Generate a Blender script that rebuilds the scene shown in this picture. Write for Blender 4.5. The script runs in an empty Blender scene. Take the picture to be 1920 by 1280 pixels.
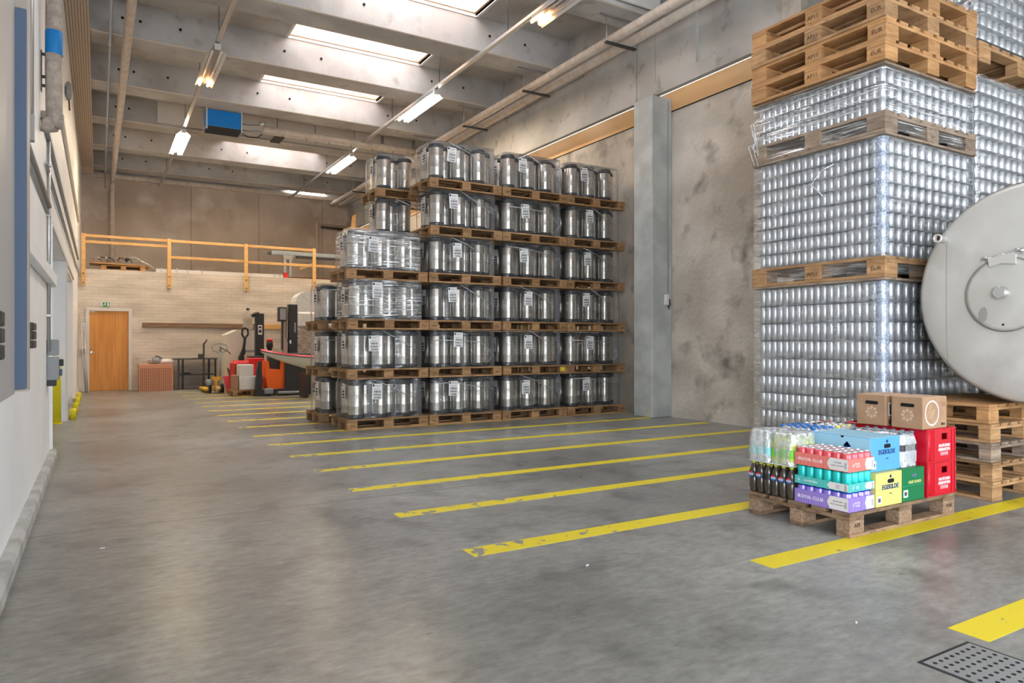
import bpy, bmesh, math, random
from mathutils import Vector, Matrix
PI = math.pi
C = bpy.context.scene.collection
SC = bpy.context.scene
random.seed(7)

# ---------------------------------------------------------------- camera, sky, exposure
EYE = (0.0, 0.0, 1.25)
cam_d = bpy.data.cameras.new('camera')
cam_d.sensor_width = 36.0
cam_d.lens = 1312.0 / 1920.0 * 36.0
cam_d.clip_end = 200
cam = bpy.data.objects.new('camera', cam_d)
C.objects.link(cam)
cam.location = EYE
cam.rotation_euler = (math.radians(90), 0, -math.atan2(775, 1312))
SC.camera = cam

world = bpy.data.worlds.new('sky')
SC.world = world
world.use_nodes = True
wb = world.node_tree.nodes['Background']
wb.inputs[0].default_value = (0.86, 0.93, 1.0, 1)
wb.inputs[1].default_value = 14.0

vs = SC.view_settings
vs.view_transform = 'Standard'
vs.look = 'None'
vs.gamma = 1
vs.use_curve_mapping = False
vs.exposure = 0.2
cy = SC.cycles
cy.use_denoising = True
cy.max_bounces = 9
cy.diffuse_bounces = 5
cy.glossy_bounces = 4
cy.transmission_bounces = 4
cy.transparent_max_bounces = 24
cy.caustics_reflective = False
cy.caustics_refractive = False
cy.sample_clamp_indirect = 6


def portal(loc, rot, sx, sy):
    d = bpy.data.lights.new('portal', 'AREA')
    d.shape = 'RECTANGLE'
    d.size = sx
    d.size_y = sy
    d.cycles.is_portal = True
    o = bpy.data.objects.new('portal', d)
    C.objects.link(o)
    o.location = loc
    o.rotation_euler = rot
    return o


RIBS = [-4.44, -1.84, 0.76, 3.36, 5.96, 8.56, 11.16, 13.72, 16.35, 18.98, 21.66, 24.28]
RW = 0.62
SKY_BAYS = [3, 4, 5, 6, 7, 9]           # bay k lies between rib k and rib k+1
for k in SKY_BAYS:
    portal((4.45, RIBS[k + 1] - 0.72, 8.0), (0, 0, 0), 2.7, 1.2)
portal((5.3, -5.4, 1.7), (PI / 2, 0, 0), 3.8, 3.4)
portal((-.62, -2.8, 2.1), (0, -PI / 2, 0), 4.2, 4.2)

# ---------------------------------------------------------------- materials
MATS = {}


def M(name, col, rough=.6, metal=0., col2=None, ns=3., lo=.4, hi=.6, det=5., st=(1, 1, 1), bump=0., bs=30.,
      vary=0., emis=0., coat=0., trans=0., alpha=1., coords='Object', ior=1.45, rough2=None, col3=None, ns3=20.,
      lo3=.55, hi3=.62, spec=.5):
    m = bpy.data.materials.new(name)
    m.use_nodes = True
    nt = m.node_tree
    N, L = nt.nodes, nt.links
    b = N['Principled BSDF']
    b.inputs['Roughness'].default_value = rough
    b.inputs['Metallic'].default_value = metal
    b.inputs['IOR'].default_value = ior
    b.inputs['Specular IOR Level'].default_value = spec
    b.inputs['Coat Weight'].default_value = coat
    b.inputs['Transmission Weight'].default_value = trans
    b.inputs['Alpha'].default_value = alpha
    c4 = lambda c: (c[0], c[1], c[2], 1)
    src = None
    tc = N.new('ShaderNodeTexCoord')
    mp = N.new('ShaderNodeMapping')
    mp.inputs['Scale'].default_value = st
    L.new(tc.outputs[coords], mp.inputs[0])
    if vary:
        oi = N.new('ShaderNodeObjectInfo')
        va = N.new('ShaderNodeVectorMath')
        va.operation = 'SCALE'
        L.new(oi.outputs['Random'], va.inputs['Scale'])
        va.inputs[0].default_value = (13, 17, 29)
        L.new(va.outputs[0], mp.inputs['Location'])
    if col2 is not None:
        n = N.new('ShaderNodeTexNoise')
        n.inputs['Scale'].default_value = ns
        n.inputs['Detail'].default_value = det
        L.new(mp.outputs[0], n.inputs['Vector'])
        r = N.new('ShaderNodeValToRGB')
        r.color_ramp.elements[0].position = lo
        r.color_ramp.elements[1].position = hi
        r.color_ramp.elements[0].color = c4(col)
        r.color_ramp.elements[1].color = c4(col2)
        L.new(n.outputs[0], r.inputs[0])
        src = r.outputs[0]
        if rough2 is not None:
            mr = N.new('ShaderNodeMapRange')
            mr.inputs[1].default_value = lo
            mr.inputs[2].default_value = hi
            mr.inputs[3].default_value = rough
            mr.inputs[4].default_value = rough2
            L.new(n.outputs[0], mr.inputs[0])
            L.new(mr.outputs[0], b.inputs['Roughness'])
    if col3 is not None:
        n3 = N.new('ShaderNodeTexNoise')
        n3.inputs['Scale'].default_value = ns3
        n3.inputs['Detail'].default_value = 7
        L.new(mp.outputs[0], n3.inputs['Vector'])
        mr = N.new('ShaderNodeMapRange')
        mr.inputs[1].default_value = lo3
        mr.inputs[2].default_value = hi3
        L.new(n3.outputs[0], mr.inputs[0])
        mx = N.new('ShaderNodeMix')
        mx.data_type = 'RGBA'
        L.new(mr.outputs[0], mx.inputs[0])
        if src is None:
            mx.inputs[6].default_value = c4(col)
        else:
            L.new(src, mx.inputs[6])
        mx.inputs[7].default_value = c4(col3)
        src = mx.outputs[2]
    if vary:
        mr = N.new('ShaderNodeMapRange')
        mr.inputs[3].default_value = 1 - vary
        mr.inputs[4].default_value = 1 + vary
        L.new(oi.outputs['Random'], mr.inputs[0])
        hs = N.new('ShaderNodeHueSaturation')
        L.new(mr.outputs[0], hs.inputs['Value'])
        if src is None:
            hs.inputs['Color'].default_value = c4(col)
        else:
            L.new(src, hs.inputs['Color'])
        src = hs.outputs[0]
    if src is None:
        b.inputs['Base Color'].default_value = c4(col)
    else:
        L.new(src, b.inputs['Base Color'])
    if bump:
        nb = N.new('ShaderNodeTexNoise')
        nb.inputs['Scale'].default_value = bs
        nb.inputs['Detail'].default_value = 6
        L.new(mp.outputs[0], nb.inputs['Vector'])
        bp = N.new('ShaderNodeBump')
        bp.inputs['Strength'].default_value = bump
        bp.inputs['Distance'].default_value = .02
        L.new(nb.outputs[0], bp.inputs['Height'])
        L.new(bp.outputs[0], b.inputs['Normal'])
    if emis:
        b.inputs['Emission Color'].default_value = c4(col)
        b.inputs['Emission Strength'].default_value = emis
    MATS[name] = m
    return m


# concrete and walls
def floor_mat():
    m = M('floor_concrete', (.175, .172, .16), .27, col2=(.325, .318, .296), ns=.6, lo=.32, hi=.68, det=14, rough2=.38, spec=.42,
          col3=(.10, .098, .092), ns3=3.1, lo3=.50, hi3=.86, bump=.03, bs=7)
    nt = m.node_tree
    N, L = nt.nodes, nt.links
    b = N['Principled BSDF']
    src = b.inputs['Base Color'].links[0].from_socket
    tc = N.new('ShaderNodeTexCoord')
    sep = N.new('ShaderNodeSeparateXYZ')
    L.new(tc.outputs['Object'], sep.inputs[0])
    wob = N.new('ShaderNodeTexNoise')
    wob.inputs['Scale'].default_value = 1.5
    L.new(tc.outputs['Object'], wob.inputs['Vector'])
    ma = N.new('ShaderNodeMath')
    ma.operation = 'MULTIPLY_ADD'
    ma.inputs[1].default_value = .03
    L.new(wob.outputs[0], ma.inputs[0])
    L.new(sep.outputs[1], ma.inputs[2])
    cur = src
    for yj in (5.42, 11.35):
        s = N.new('ShaderNodeMath')
        s.operation = 'COMPARE'
        s.inputs[1].default_value = yj
        s.inputs[2].default_value = .006
        L.new(ma.outputs[0], s.inputs[0])
        mx = N.new('ShaderNodeMix')
        mx.data_type = 'RGBA'
        L.new(s.outputs[0], mx.inputs[0])
        L.new(cur, mx.inputs[6])
        mx.inputs[7].default_value = (.08, .075, .07, 1)
        cur = mx.outputs[2]
    # fine grain of the worn screed
    g = N.new('ShaderNodeTexNoise')
    g.inputs['Scale'].default_value = 14
    g.inputs['Detail'].default_value = 12
    g.inputs['Roughness'].default_value = .72
    gm = N.new('ShaderNodeMapping')
    gm.inputs['Scale'].default_value = (.7, 1.5, 1)
    L.new(tc.outputs['Object'], gm.inputs[0])
    L.new(gm.outputs[0], g.inputs['Vector'])
    gr = N.new('ShaderNodeMapRange')
    gr.inputs[1].default_value = .3
    gr.inputs[2].default_value = .7
    gr.inputs[3].default_value = .66
    gr.inputs[4].default_value = 1.32
    L.new(g.outputs[0], gr.inputs[0])
    gx = N.new('ShaderNodeVectorMath')
    gx.operation = 'SCALE'
    L.new(cur, gx.inputs[0])
    L.new(gr.outputs[0], gx.inputs['Scale'])
    cur = gx.outputs[0]
    # small dark scuffs
    v = N.new('ShaderNodeTexNoise')
    v.inputs['Scale'].default_value = 11
    v.inputs['Detail'].default_value = 3
    mp = N.new('ShaderNodeMapping')
    mp.inputs['Scale'].default_value = (.5, 1.6, 1)
    L.new(tc.outputs['Object'], mp.inputs[0])
    L.new(mp.outputs[0], v.inputs['Vector'])
    mr = N.new('ShaderNodeMapRange')
    mr.inputs[1].default_value = .73
    mr.inputs[2].default_value = .76
    mr.inputs[4].default_value = .75
    L.new(v.outputs[0], mr.inputs[0])
    mx = N.new('ShaderNodeMix')
    mx.data_type = 'RGBA'
    L.new(mr.outputs[0], mx.inputs[0])
    L.new(cur, mx.inputs[6])
    mx.inputs[7].default_value = (.07, .065, .06, 1)
    L.new(mx.outputs[2], b.inputs['Base Color'])
    return m


floor_mat()
M('ceiling_concrete', (.42, .40, .385), .9, col2=(.55, .54, .53), ns=1.1, det=8, col3=(.33, .30, .28), ns3=3.5, lo3=.58, hi3=.8, bump=.1, bs=25)
M('panel_concrete', (.42, .38, .325), .9, col2=(.70, .65, .58), ns=.9, lo=.36, hi=.66, det=11, col3=(.22, .20, .175), ns3=2.6, lo3=.54, hi3=.75, bump=.7, bs=14)
M('smooth_concrete', (.40, .39, .37), .8, col2=(.50, .49, .47), ns=1.3, det=8, col3=(.22, .21, .2), ns3=4, lo3=.6, hi3=.8, bump=.06, bs=40)
M('column_concrete', (.42, .44, .43), .75, col2=(.54, .565, .555), ns=2.5, det=8, bump=.05, bs=40)
M('brown_concrete', (.42, .33, .265), .85, col2=(.66, .565, .49), ns=.55, lo=.35, hi=.68, det=9, col3=(.72, .66, .60), ns3=1.2, lo3=.54, hi3=.78, bump=.1, bs=30)
M('white_paint', (.88, .89, .90), .5, col2=(.83, .84, .85), ns=1.2, bump=.03, bs=60)
M('white_panel', (.74, .72, .69), .6)
M('cream_panel', (.74, .69, .63), .7)
M('kerb_paint', (.50, .50, .48), .7, col2=(.35, .35, .33), ns=5)
M('orange_board', (.80, .45, .20), .7, col2=(.86, .54, .28), ns=.6, det=2)
M('grey_steel', (.36, .36, .36), .45, metal=.6)
M('zinc', (.55, .55, .54), .35, metal=.8)
M('dark_steel', (.05, .05, .052), .45, metal=.3)
M('black_plastic', (.018, .018, .02), .38)
M('black_rubber', (.03, .031, .034), .6)
M('grey_plastic', (.30, .31, .32), .5)
M('beige_pipe', (.60, .50, .41), .55, col2=(.68, .60, .52), ns=8)
M('wrap_cloth', (.34, .28, .24), .8, col2=(.45, .38, .33), ns=14, bump=.4, bs=40)
M('blue_band', (.0, .19, .52), .5)
M('blue_paint', (.0, .23, .72), .4)
M('door_wood', (.60, .25, .05), .5, col2=(.70, .32, .075), ns=2.2, st=(9, 9, .5), det=6)
M('door_frame', (.72, .69, .68), .5)
M('yellow_paint', (.78, .66, .02), .5)
M('railing_pine', (.70, .40, .15), .55, col2=(.80, .50, .21), ns=5, st=(1, 1, 6), vary=.08)
M('rough_beam', (.19, .12, .075), .8, col2=(.27, .18, .12), ns=6, st=(.4, 4, 8))
M('curb_pine', (.68, .44, .30), .6, col2=(.80, .58, .44), ns=2.5, st=(1, 3, 8))
M('pallet_wood', (.27, .145, .065), .75, col2=(.44, .26, .125), ns=2.6, st=(2.2, 2.2, 9), lo=.32, hi=.68, det=7, vary=.22,
  col3=(.17, .095, .05), ns3=4.5, lo3=.58, hi3=.74, bump=.15, bs=30)
M('pallet_wood_fresh', (.34, .165, .06), .7, col2=(.48, .265, .115), ns=2.6, st=(2.2, 2.2, 9), lo=.32, hi=.68, det=7, vary=.16,
  col3=(.22, .11, .05), ns3=4.5, lo3=.6, hi3=.74, bump=.15, bs=30)
M('pallet_wood_worn', (.19, .115, .065), .75, col2=(.33, .21, .125), ns=2.6, st=(2.2, 2.2, 9), lo=.32, hi=.68, det=8, vary=.2,
  col3=(.10, .065, .045), ns3=6.5, lo3=.52, hi3=.70, bump=.3, bs=30)
M('pallet_wood_old', (.20, .145, .105), .8, col2=(.33, .25, .185), ns=2.6, st=(2.2, 2.2, 9), lo=.32, hi=.68, det=7, vary=.2,
  col3=(.09, .06, .04), ns3=4.5, lo3=.56, hi3=.72, bump=.2, bs=30)
M('chipboard_block', (.24, .15, .095), .85, col2=(.35, .235, .155), ns=60, det=3, bump=.3, bs=90, vary=.12)
M('burnt_stamp', (.06, .03, .015), .8)
kg = M('keg_steel', (.68, .65, .61), .32, metal=.92, col2=(.62, .59, .55), ns=3, st=(1, 1, 20), rough2=.36)
kt = kg.node_tree.nodes.new('ShaderNodeTangent')
kt.direction_type = 'RADIAL'
kt.axis = 'Z'
kg.node_tree.links.new(kt.outputs[0], kg.node_tree.nodes['Principled BSDF'].inputs['Tangent'])
kg.node_tree.nodes['Principled BSDF'].inputs['Anisotropic'].default_value = .8
kg.node_tree.nodes['Principled BSDF'].inputs['Anisotropic Rotation'].default_value = .25
M('can_aluminium', (.61, .63, .67), .36, metal=.78)
M('slip_sheet', (.30, .33, .34), .4)
M('slip_sheet_edge', (.35, .37, .36), .5)
M('paper_white', (.82, .82, .83), .6)
M('ink', (.03, .03, .035), .6)
M('ink_soft', (.22, .22, .24), .6)
M('tank_steel', (.54, .52, .48), .42, metal=.3, col2=(.61, .595, .565), ns=1.4, det=8, col3=(.47, .44, .40), ns3=2.2, lo3=.55, hi3=.8, bump=.015, bs=8)
M('weld_seam', (.34, .33, .31), .5, metal=.4)
M('rust', (.12, .045, .02), .8)
M('polished', (.75, .75, .77), .12, metal=1.)
M('cardboard', (.34, .20, .115), .75, col2=(.38, .23, .135), ns=12)
M('cardboard_pale', (.55, .38, .26), .75)
M('tape_grey', (.62, .58, .60), .5)
M('carton_blue', (.09, .33, .66), .5)
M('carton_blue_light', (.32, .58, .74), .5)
M('carton_yellow', (.62, .58, .17), .5)
M('carton_green', (.0, .15, .045), .5)
M('navy_ink', (.004, .04, .16), .5)
M('crate_red', (.52, .003, .018), .38, coat=.15)
M('white_ink', (.85, .82, .84), .5)
M('pale_yellow_ink', (.80, .74, .30), .5)
M('tray_pink', (.80, .22, .18), .5)
M('tray_teal', (.10, .55, .50), .5)
M('tray_purple', (.33, .23, .62), .5)
M('stripe_pink', (.35, .08, .08), .5)
M('stripe_teal', (.02, .20, .20), .5)
M('stripe_purple', (.10, .07, .28), .5)
M('can_pink', (.78, .10, .12), .3, metal=.35)
M('can_teal', (.02, .52, .50), .3, metal=.35)
M('can_violet', (.26, .20, .66), .3, metal=.35)
M('can_blue_rim', (.03, .06, .50), .3, metal=.35)
M('can_lid', (.80, .81, .83), .3, metal=.85)
M('label_card', (.66, .63, .62), .6)
M('bottle_cola', (.045, .036, .028), .16, coat=.5)
M('bottle_lime', (.60, .70, .12), .12, alpha=.82, coat=.3)
M('bottle_milky', (.72, .80, .80), .2, alpha=.72, coat=.3)
M('bottle_clear', (.70, .78, .86), .08, alpha=.42, coat=.6)
M('label_aqua', (.30, .72, .76), .4)
M('label_lime', (.16, .55, .03), .4)
M('label_blue', (.02, .16, .55), .4)
M('label_red', (.72, .02, .03), .4)
M('label_black', (.02, .02, .025), .4)
M('cap_lime', (.42, .52, .05), .4)
M('cap_white', (.82, .83, .84), .4)
M('cap_blue', (.01, .13, .45), .35)
M('cap_grey', (.10, .15, .20), .35)
M('cap_yellow', (.80, .66, .10), .35)
M('cap_black', (.02, .02, .02), .35)
M('cap_red', (.65, .03, .02), .35)
M('truck_red', (.72, .02, .02), .35, coat=.2)
M('truck_orange', (.90, .15, .02), .4)
M('truck_black', (.035, .037, .042), .5)
M('jack_yellow', (.74, .42, .03), .45)
M('jack_grey', (.30, .34, .37), .45)
M('jack_pink', (.80, .10, .14), .45)
M('ivory', (.72, .68, .60), .6)
M('hull_white', (.70, .70, .66), .35, coat=.3)
M('hull_red', (.60, .02, .06), .3, coat=.4)
M('clay_mesh', (.62, .30, .19), .7)
M('foil_white', (.76, .76, .78), .35, bump=.8, bs=12)
M('foil_brown', (.26, .20, .17), .35, col2=(.55, .5, .47), ns=7, st=(1, 1, 6), bump=.8, bs=12)
M('gate_panel', (.38, .37, .365), .5)
M('gasket_blue', (.085, .12, .19), .5)
M('gate_edge', (.42, .36, .31), .5)
M('green_sign', (.0, .30, .12), .5)
M('drain_steel', (.40, .42, .43), .35, metal=.7)
M('hole_black', (.004, .004, .004), .9)
M('stone_wrap', (.42, .38, .33), .5, bump=.7, bs=20)
M('lamp_lens', (.82, .78, .74), .25, alpha=.75)
M('lamp_glow', (1., .80, .55), .5, emis=150)
M('lamp_glow_dim', (1., .55, .22), .5, emis=22)
M('tube_glow', (1., .97, .95), .5, emis=30)
M('perforated', (.60, .50, .40), .6)
M('dark_gap', (.02, .02, .02), .9)
M('garage_white', (.66, .69, .73), .5)


def brick_mat():
    m = M('painted_brick', (.6, .5, .4), .75)
    nt = m.node_tree
    N, L = nt.nodes, nt.links
    b = N['Principled BSDF']
    tc = N.new('ShaderNodeTexCoord')
    sep = N.new('ShaderNodeSeparateXYZ')
    cmb = N.new('ShaderNodeCombineXYZ')
    L.new(tc.outputs['Object'], sep.inputs[0])
    L.new(sep.outputs[0], cmb.inputs[0])
    L.new(sep.outputs[2], cmb.inputs[1])
    br = N.new('ShaderNodeTexBrick')
    br.inputs['Scale'].default_value = 1
    br.inputs['Brick Width'].default_value = .30
    br.inputs['Row Height'].default_value = .082
    br.inputs['Mortar Size'].default_value = .008
    br.inputs['Color1'].default_value = (.74, .685, .63, 1)
    br.inputs['Color2'].default_value = (.70, .645, .59, 1)
    br.inputs['Mortar'].default_value = (.63, .575, .525, 1)
    L.new(cmb.outputs[0], br.inputs['Vector'])
    n = N.new('ShaderNodeTexNoise')
    n.inputs['Scale'].default_value = 1.6
    n.inputs['Detail'].default_value = 6
    mp = N.new('ShaderNodeMapping')
    mp.inputs['Scale'].default_value = (.5, 1, 2.5)
    L.new(tc.outputs['Object'], mp.inputs[0])
    L.new(mp.outputs[0], n.inputs['Vector'])
    mx = N.new('ShaderNodeMix')
    mx.data_type = 'RGBA'
    mx.blend_type = 'MULTIPLY'
    mx.inputs[0].default_value = .7
    L.new(br.outputs[0], mx.inputs[6])
    r = N.new('ShaderNodeValToRGB')
    r.color_ramp.elements[0].color = (.62, .58, .55, 1)
    r.color_ramp.elements[0].position = .3
    r.color_ramp.elements[1].color = (1.1, 1.08, 1.05, 1)
    r.color_ramp.elements[1].position = .6
    L.new(n.outputs[0], r.inputs[0])
    L.new(r.outputs[0], mx.inputs[7])
    L.new(mx.outputs[2], b.inputs['Base Color'])
    bp = N.new('ShaderNodeBump')
    bp.inputs['Strength'].default_value = .25
    bp.inputs['Distance'].default_value = .008
    bp.invert = True
    L.new(br.outputs['Fac'], bp.inputs['Height'])
    L.new(bp.outputs[0], b.inputs['Normal'])


def stripe_paint():
    m = M('stripe_yellow', (.78, .66, .03), .45, bump=.04, bs=20)
    nt = m.node_tree
    N, L = nt.nodes, nt.links
    b = N['Principled BSDF']
    tc = N.new('ShaderNodeTexCoord')
    n = N.new('ShaderNodeTexNoise')
    n.inputs['Scale'].default_value = 9
    n.inputs['Detail'].default_value = 8
    L.new(tc.outputs['Object'], n.inputs['Vector'])
    sep = N.new('ShaderNodeSeparateXYZ')
    L.new(tc.outputs['Object'], sep.inputs[0])
    th = N.new('ShaderNodeMapRange')       # more worn towards the truck lane
    th.inputs[1].default_value = 1.7
    th.inputs[2].default_value = 3.4
    th.inputs[3].default_value = .545
    th.inputs[4].default_value = .68
    L.new(sep.outputs[0], th.inputs[0])
    gt = N.new('ShaderNodeMath')
    gt.operation = 'GREATER_THAN'
    L.new(n.outputs[0], gt.inputs[0])
    L.new(th.outputs[0], gt.inputs[1])
    mx = N.new('ShaderNodeMix')
    mx.data_type = 'RGBA'
    mx.inputs[6].default_value = (.72, .57, .02, 1)
    mx.inputs[7].default_value = (.25, .24, .22, 1)
    L.new(gt.outputs[0], mx.inputs[0])
    L.new(mx.outputs[2], b.inputs['Base Color'])


def film_mat(name, streak=(1, 1, 8), base=.06, top=.5, ns=6., tint=(.95, .97, 1.0), lo=.5, hi=.72, rough=.16, bump=.8, fresnel=.12):
    m = bpy.data.materials.new(name)
    m.use_nodes = True
    nt = m.node_tree
    N, L = nt.nodes, nt.links
    for n in list(N):
        N.remove(n)
    out = N.new('ShaderNodeOutputMaterial')
    tr = N.new('ShaderNodeBsdfTransparent')
    gl = N.new('ShaderNodeBsdfGlossy')
    gl.inputs['Roughness'].default_value = rough
    gl.inputs['Color'].default_value = (*tint, 1)
    df = N.new('ShaderNodeBsdfDiffuse')
    df.inputs['Color'].default_value = (*tint, 1)
    tc = N.new('ShaderNodeTexCoord')
    mp = N.new('ShaderNodeMapping')
    mp.inputs['Scale'].default_value = streak
    L.new(tc.outputs['Object'], mp.inputs[0])
    oi = N.new('ShaderNodeObjectInfo')
    va = N.new('ShaderNodeVectorMath')
    va.operation = 'SCALE'
    va.inputs[0].default_value = (7, 11, 13)
    L.new(oi.outputs['Random'], va.inputs['Scale'])
    L.new(va.outputs[0], mp.inputs['Location'])
    no = N.new('ShaderNodeTexNoise')
    no.inputs['Scale'].default_value = ns
    no.inputs['Detail'].default_value = 4
    no.inputs['Distortion'].default_value = .6
    L.new(mp.outputs[0], no.inputs['Vector'])
    bp = N.new('ShaderNodeBump')
    bp.inputs['Strength'].default_value = bump
    bp.inputs['Distance'].default_value = .02
    L.new(no.outputs[0], bp.inputs['Height'])
    L.new(bp.outputs[0], gl.inputs['Normal'])
    a = N.new('ShaderNodeMixShader')
    a.inputs[0].default_value = .45
    L.new(gl.outputs[0], a.inputs[1])
    L.new(df.outputs[0], a.inputs[2])
    mr = N.new('ShaderNodeMapRange')
    mr.inputs[1].default_value = lo
    mr.inputs[2].default_value = hi
    mr.inputs[3].default_value = base
    mr.inputs[4].default_value = top
    L.new(no.outputs[0], mr.inputs[0])
    fr = N.new('ShaderNodeLayerWeight')
    fr.inputs[0].default_value = fresnel
    ad = N.new('ShaderNodeMath')
    ad.operation = 'MULTIPLY_ADD'
    ad.inputs[1].default_value = .6
    ad.use_clamp = True
    L.new(fr.outputs['Fresnel'], ad.inputs[0])
    L.new(mr.outputs[0], ad.inputs[2])
    mx = N.new('ShaderNodeMixShader')
    L.new(ad.outputs[0], mx.inputs[0])
    L.new(tr.outputs[0], mx.inputs[1])
    L.new(a.outputs[0], mx.inputs[2])
    L.new(mx.outputs[0], out.inputs[0])
    MATS[name] = m


brick_mat()
stripe_paint()
film_mat('stretch_film', streak=(1.2, 1.2, 9), base=.04, top=.26, bump=.25, lo=.52, fresnel=.2)
film_mat('film_on_cans', streak=(1., 1., 7), base=.10, top=.45, ns=5, lo=.48, hi=.7, bump=.35)
film_mat('film_glare', streak=(.5, .5, 16), base=.10, top=.85, ns=5, lo=.52, hi=.66, bump=.5, rough=.1)
film_mat('shrink_film', streak=(2, 2, 2), base=.28, top=.72, ns=9, lo=.42, hi=.65)
film_mat('film_fold', streak=(6, 6, 9), base=.15, top=.62, ns=7, lo=.42, hi=.62, tint=(.62, .74, 1.0), bump=1., rough=.08)
film_mat('film_strand', base=.65, top=.9)

# ---------------------------------------------------------------- mesh helpers


class MB:
    def __init__(s):
        s.v, s.f, s.m, s.sm = [], [], [], []
        s.mats = []

    def mi(s, mat):
        if mat not in s.mats:
            s.mats.append(mat)
        return s.mats.index(mat)

    def raw(s, vs_, fs, mat, smooth=False):
        o = len(s.v)
        s.v += [tuple(p) for p in vs_]
        k = s.mi(mat)
        for f in fs:
            s.f.append([o + i for i in f])
            s.m.append(k)
            s.sm.append(smooth)
        return s

    def box(s, x0, y0, z0, x1, y1, z1, mat, c=0.):
        if x1 < x0: x0, x1 = x1, x0
        if y1 < y0: y0, y1 = y1, y0
        if z1 < z0: z0, z1 = z1, z0
        c = min(c, (x1 - x0) * .45, (y1 - y0) * .45, (z1 - z0) * .45)
        if c <= 0:
            vs_ = [(x, y, z) for z in (z0, z1) for y in (y0, y1) for x in (x0, x1)]
            return s.raw(vs_, [(0, 2, 3, 1), (4, 5, 7, 6), (0, 1, 5, 4), (2, 6, 7, 3), (0, 4, 6, 2), (1, 3, 7, 5)], mat)
        bm = bmesh.new()
        bmesh.ops.create_cube(bm, size=1)
        for v in bm.verts:
            v.co = ((x0 + x1) / 2 + v.co.x * (x1 - x0), (y0 + y1) / 2 + v.co.y * (y1 - y0), (z0 + z1) / 2 + v.co.z * (z1 - z0))
        bmesh.ops.bevel(bm, geom=list(bm.edges), offset=c, segments=1, affect='EDGES', profile=.5)
        s.raw([v.co[:] for v in bm.verts], [[v.index for v in f.verts] for f in bm.faces], mat)
        bm.free()
        return s

    def xform(s, start, mat4):
        for i in range(start, len(s.v)):
            s.v[i] = (mat4 @ Vector(s.v[i]))[:]
        return s

    def lathe(s, prof, mat, seg=16, at=(0, 0, 0), axis='Z', smooth=True, mat_of=None, cap=True):
        o = len(s.v)
        vs_, n = [], len(prof)
        for r, z in prof:
            for i in range(seg):
                a = 2 * PI * i / seg
                p = (r * math.cos(a), r * math.sin(a), z)
                if axis == 'X': p = (p[2], p[0], p[1])
                elif axis == 'Y': p = (p[1], p[2], p[0])
                vs_.append((p[0] + at[0], p[1] + at[1], p[2] + at[2]))
        s.v += vs_
        for j in range(n - 1):
            k = s.mi(mat_of(j) if mat_of else mat)
            for i in range(seg):
                i2 = (i + 1) % seg
                s.f.append([o + j * seg + i, o + j * seg + i2, o + (j + 1) * seg + i2, o + (j + 1) * seg + i])
                s.m.append(k)
                s.sm.append(smooth)
        if cap:
            for j, rev in ((0, True), (n - 1, False)):
                if prof[j][0] > 1e-5:
                    f = [o + j * seg + i for i in range(seg)]
                    s.f.append(f[::-1] if rev else f)
                    s.m.append(s.mi(mat_of(min(j, n - 2)) if mat_of else mat))
                    s.sm.append(False)
        return s

    def tube(s, pts, r, mat, seg=8, cap=True, smooth=True):
        pts = [Vector(p) for p in pts]
        rs = r if isinstance(r, (list, tuple)) else [r] * len(pts)
        o = len(s.v)
        up = None
        for i, p in enumerate(pts):
            d = (pts[min(i + 1, len(pts) - 1)] - pts[max(i - 1, 0)]).normalized()
            if up is None or abs(up.dot(d)) > .95:
                up = Vector((0, 0, 1)) if abs(d.z) < .9 else Vector((1, 0, 0))
            a = d.cross(up).normalized()
            b = a.cross(d).normalized()
            up = b
            for k in range(seg):
                t = 2 * PI * k / seg
                s.v.append((p + a * rs[i] * math.cos(t) + b * rs[i] * math.sin(t))[:])
        k_ = s.mi(mat)
        for i in range(len(pts) - 1):
            for k in range(seg):
                k2 = (k + 1) % seg
                s.f.append([o + i * seg + k, o + i * seg + k2, o + (i + 1) * seg + k2, o + (i + 1) * seg + k])
                s.m.append(k_)
                s.sm.append(smooth)
        if cap:
            s.f.append([o + k for k in range(seg)][::-1])
            s.f.append([o + (len(pts) - 1) * seg + k for k in range(seg)])
            s.m += [k_, k_]
            s.sm += [False, False]
        return s

    def prism(s, poly, a, b, mat, axis='Y', smooth=False):
        """poly: 2-D outline; extruded from a to b along axis."""
        def P(p, t):
            return {'X': (t, p[0], p[1]), 'Y': (p[0], t, p[1]), 'Z': (p[0], p[1], t)}[axis]
        n = len(poly)
        vs_ = [P(p, a) for p in poly] + [P(p, b) for p in poly]
        fs = [list(range(n))[::-1], [n + i for i in range(n)]]
        fs += [[i, (i + 1) % n, n + (i + 1) % n, n + i] for i in range(n)]
        return s.raw(vs_, fs, mat, smooth)

    def mesh(s, name):
        me = bpy.data.meshes.new(name)
        me.from_pydata(s.v, [], s.f)
        for m in s.mats:
            me.materials.append(MATS[m])
        me.polygons.foreach_set('material_index', s.m)
        me.polygons.foreach_set('use_smooth', s.sm)
        me.update()
        bm = bmesh.new()
        bm.from_mesh(me)
        bmesh.ops.recalc_face_normals(bm, faces=bm.faces)
        bm.to_mesh(me)
        bm.free()
        return me

    def build(s, name, parent=None, loc=(0, 0, 0), rz=0.):
        o = bpy.data.objects.new(name, s.mesh(name))
        C.objects.link(o)
        o.parent = parent
        o.location = loc
        o.rotation_euler = (0, 0, rz)
        return o


def tag(o, label=None, cat=None, group=None, kind=None):
    if label: o['label'] = label
    if cat: o['category'] = cat
    if group: o['group'] = group
    if kind: o['kind'] = kind
    return o


def empty(name, loc=(0, 0, 0), rz=0., label=None, cat=None, group=None):
    o = bpy.data.objects.new(name, None)
    o.empty_display_size = .1
    C.objects.link(o)
    o.location = loc
    o.rotation_euler = (0, 0, rz)
    return tag(o, label, cat, group)


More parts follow.
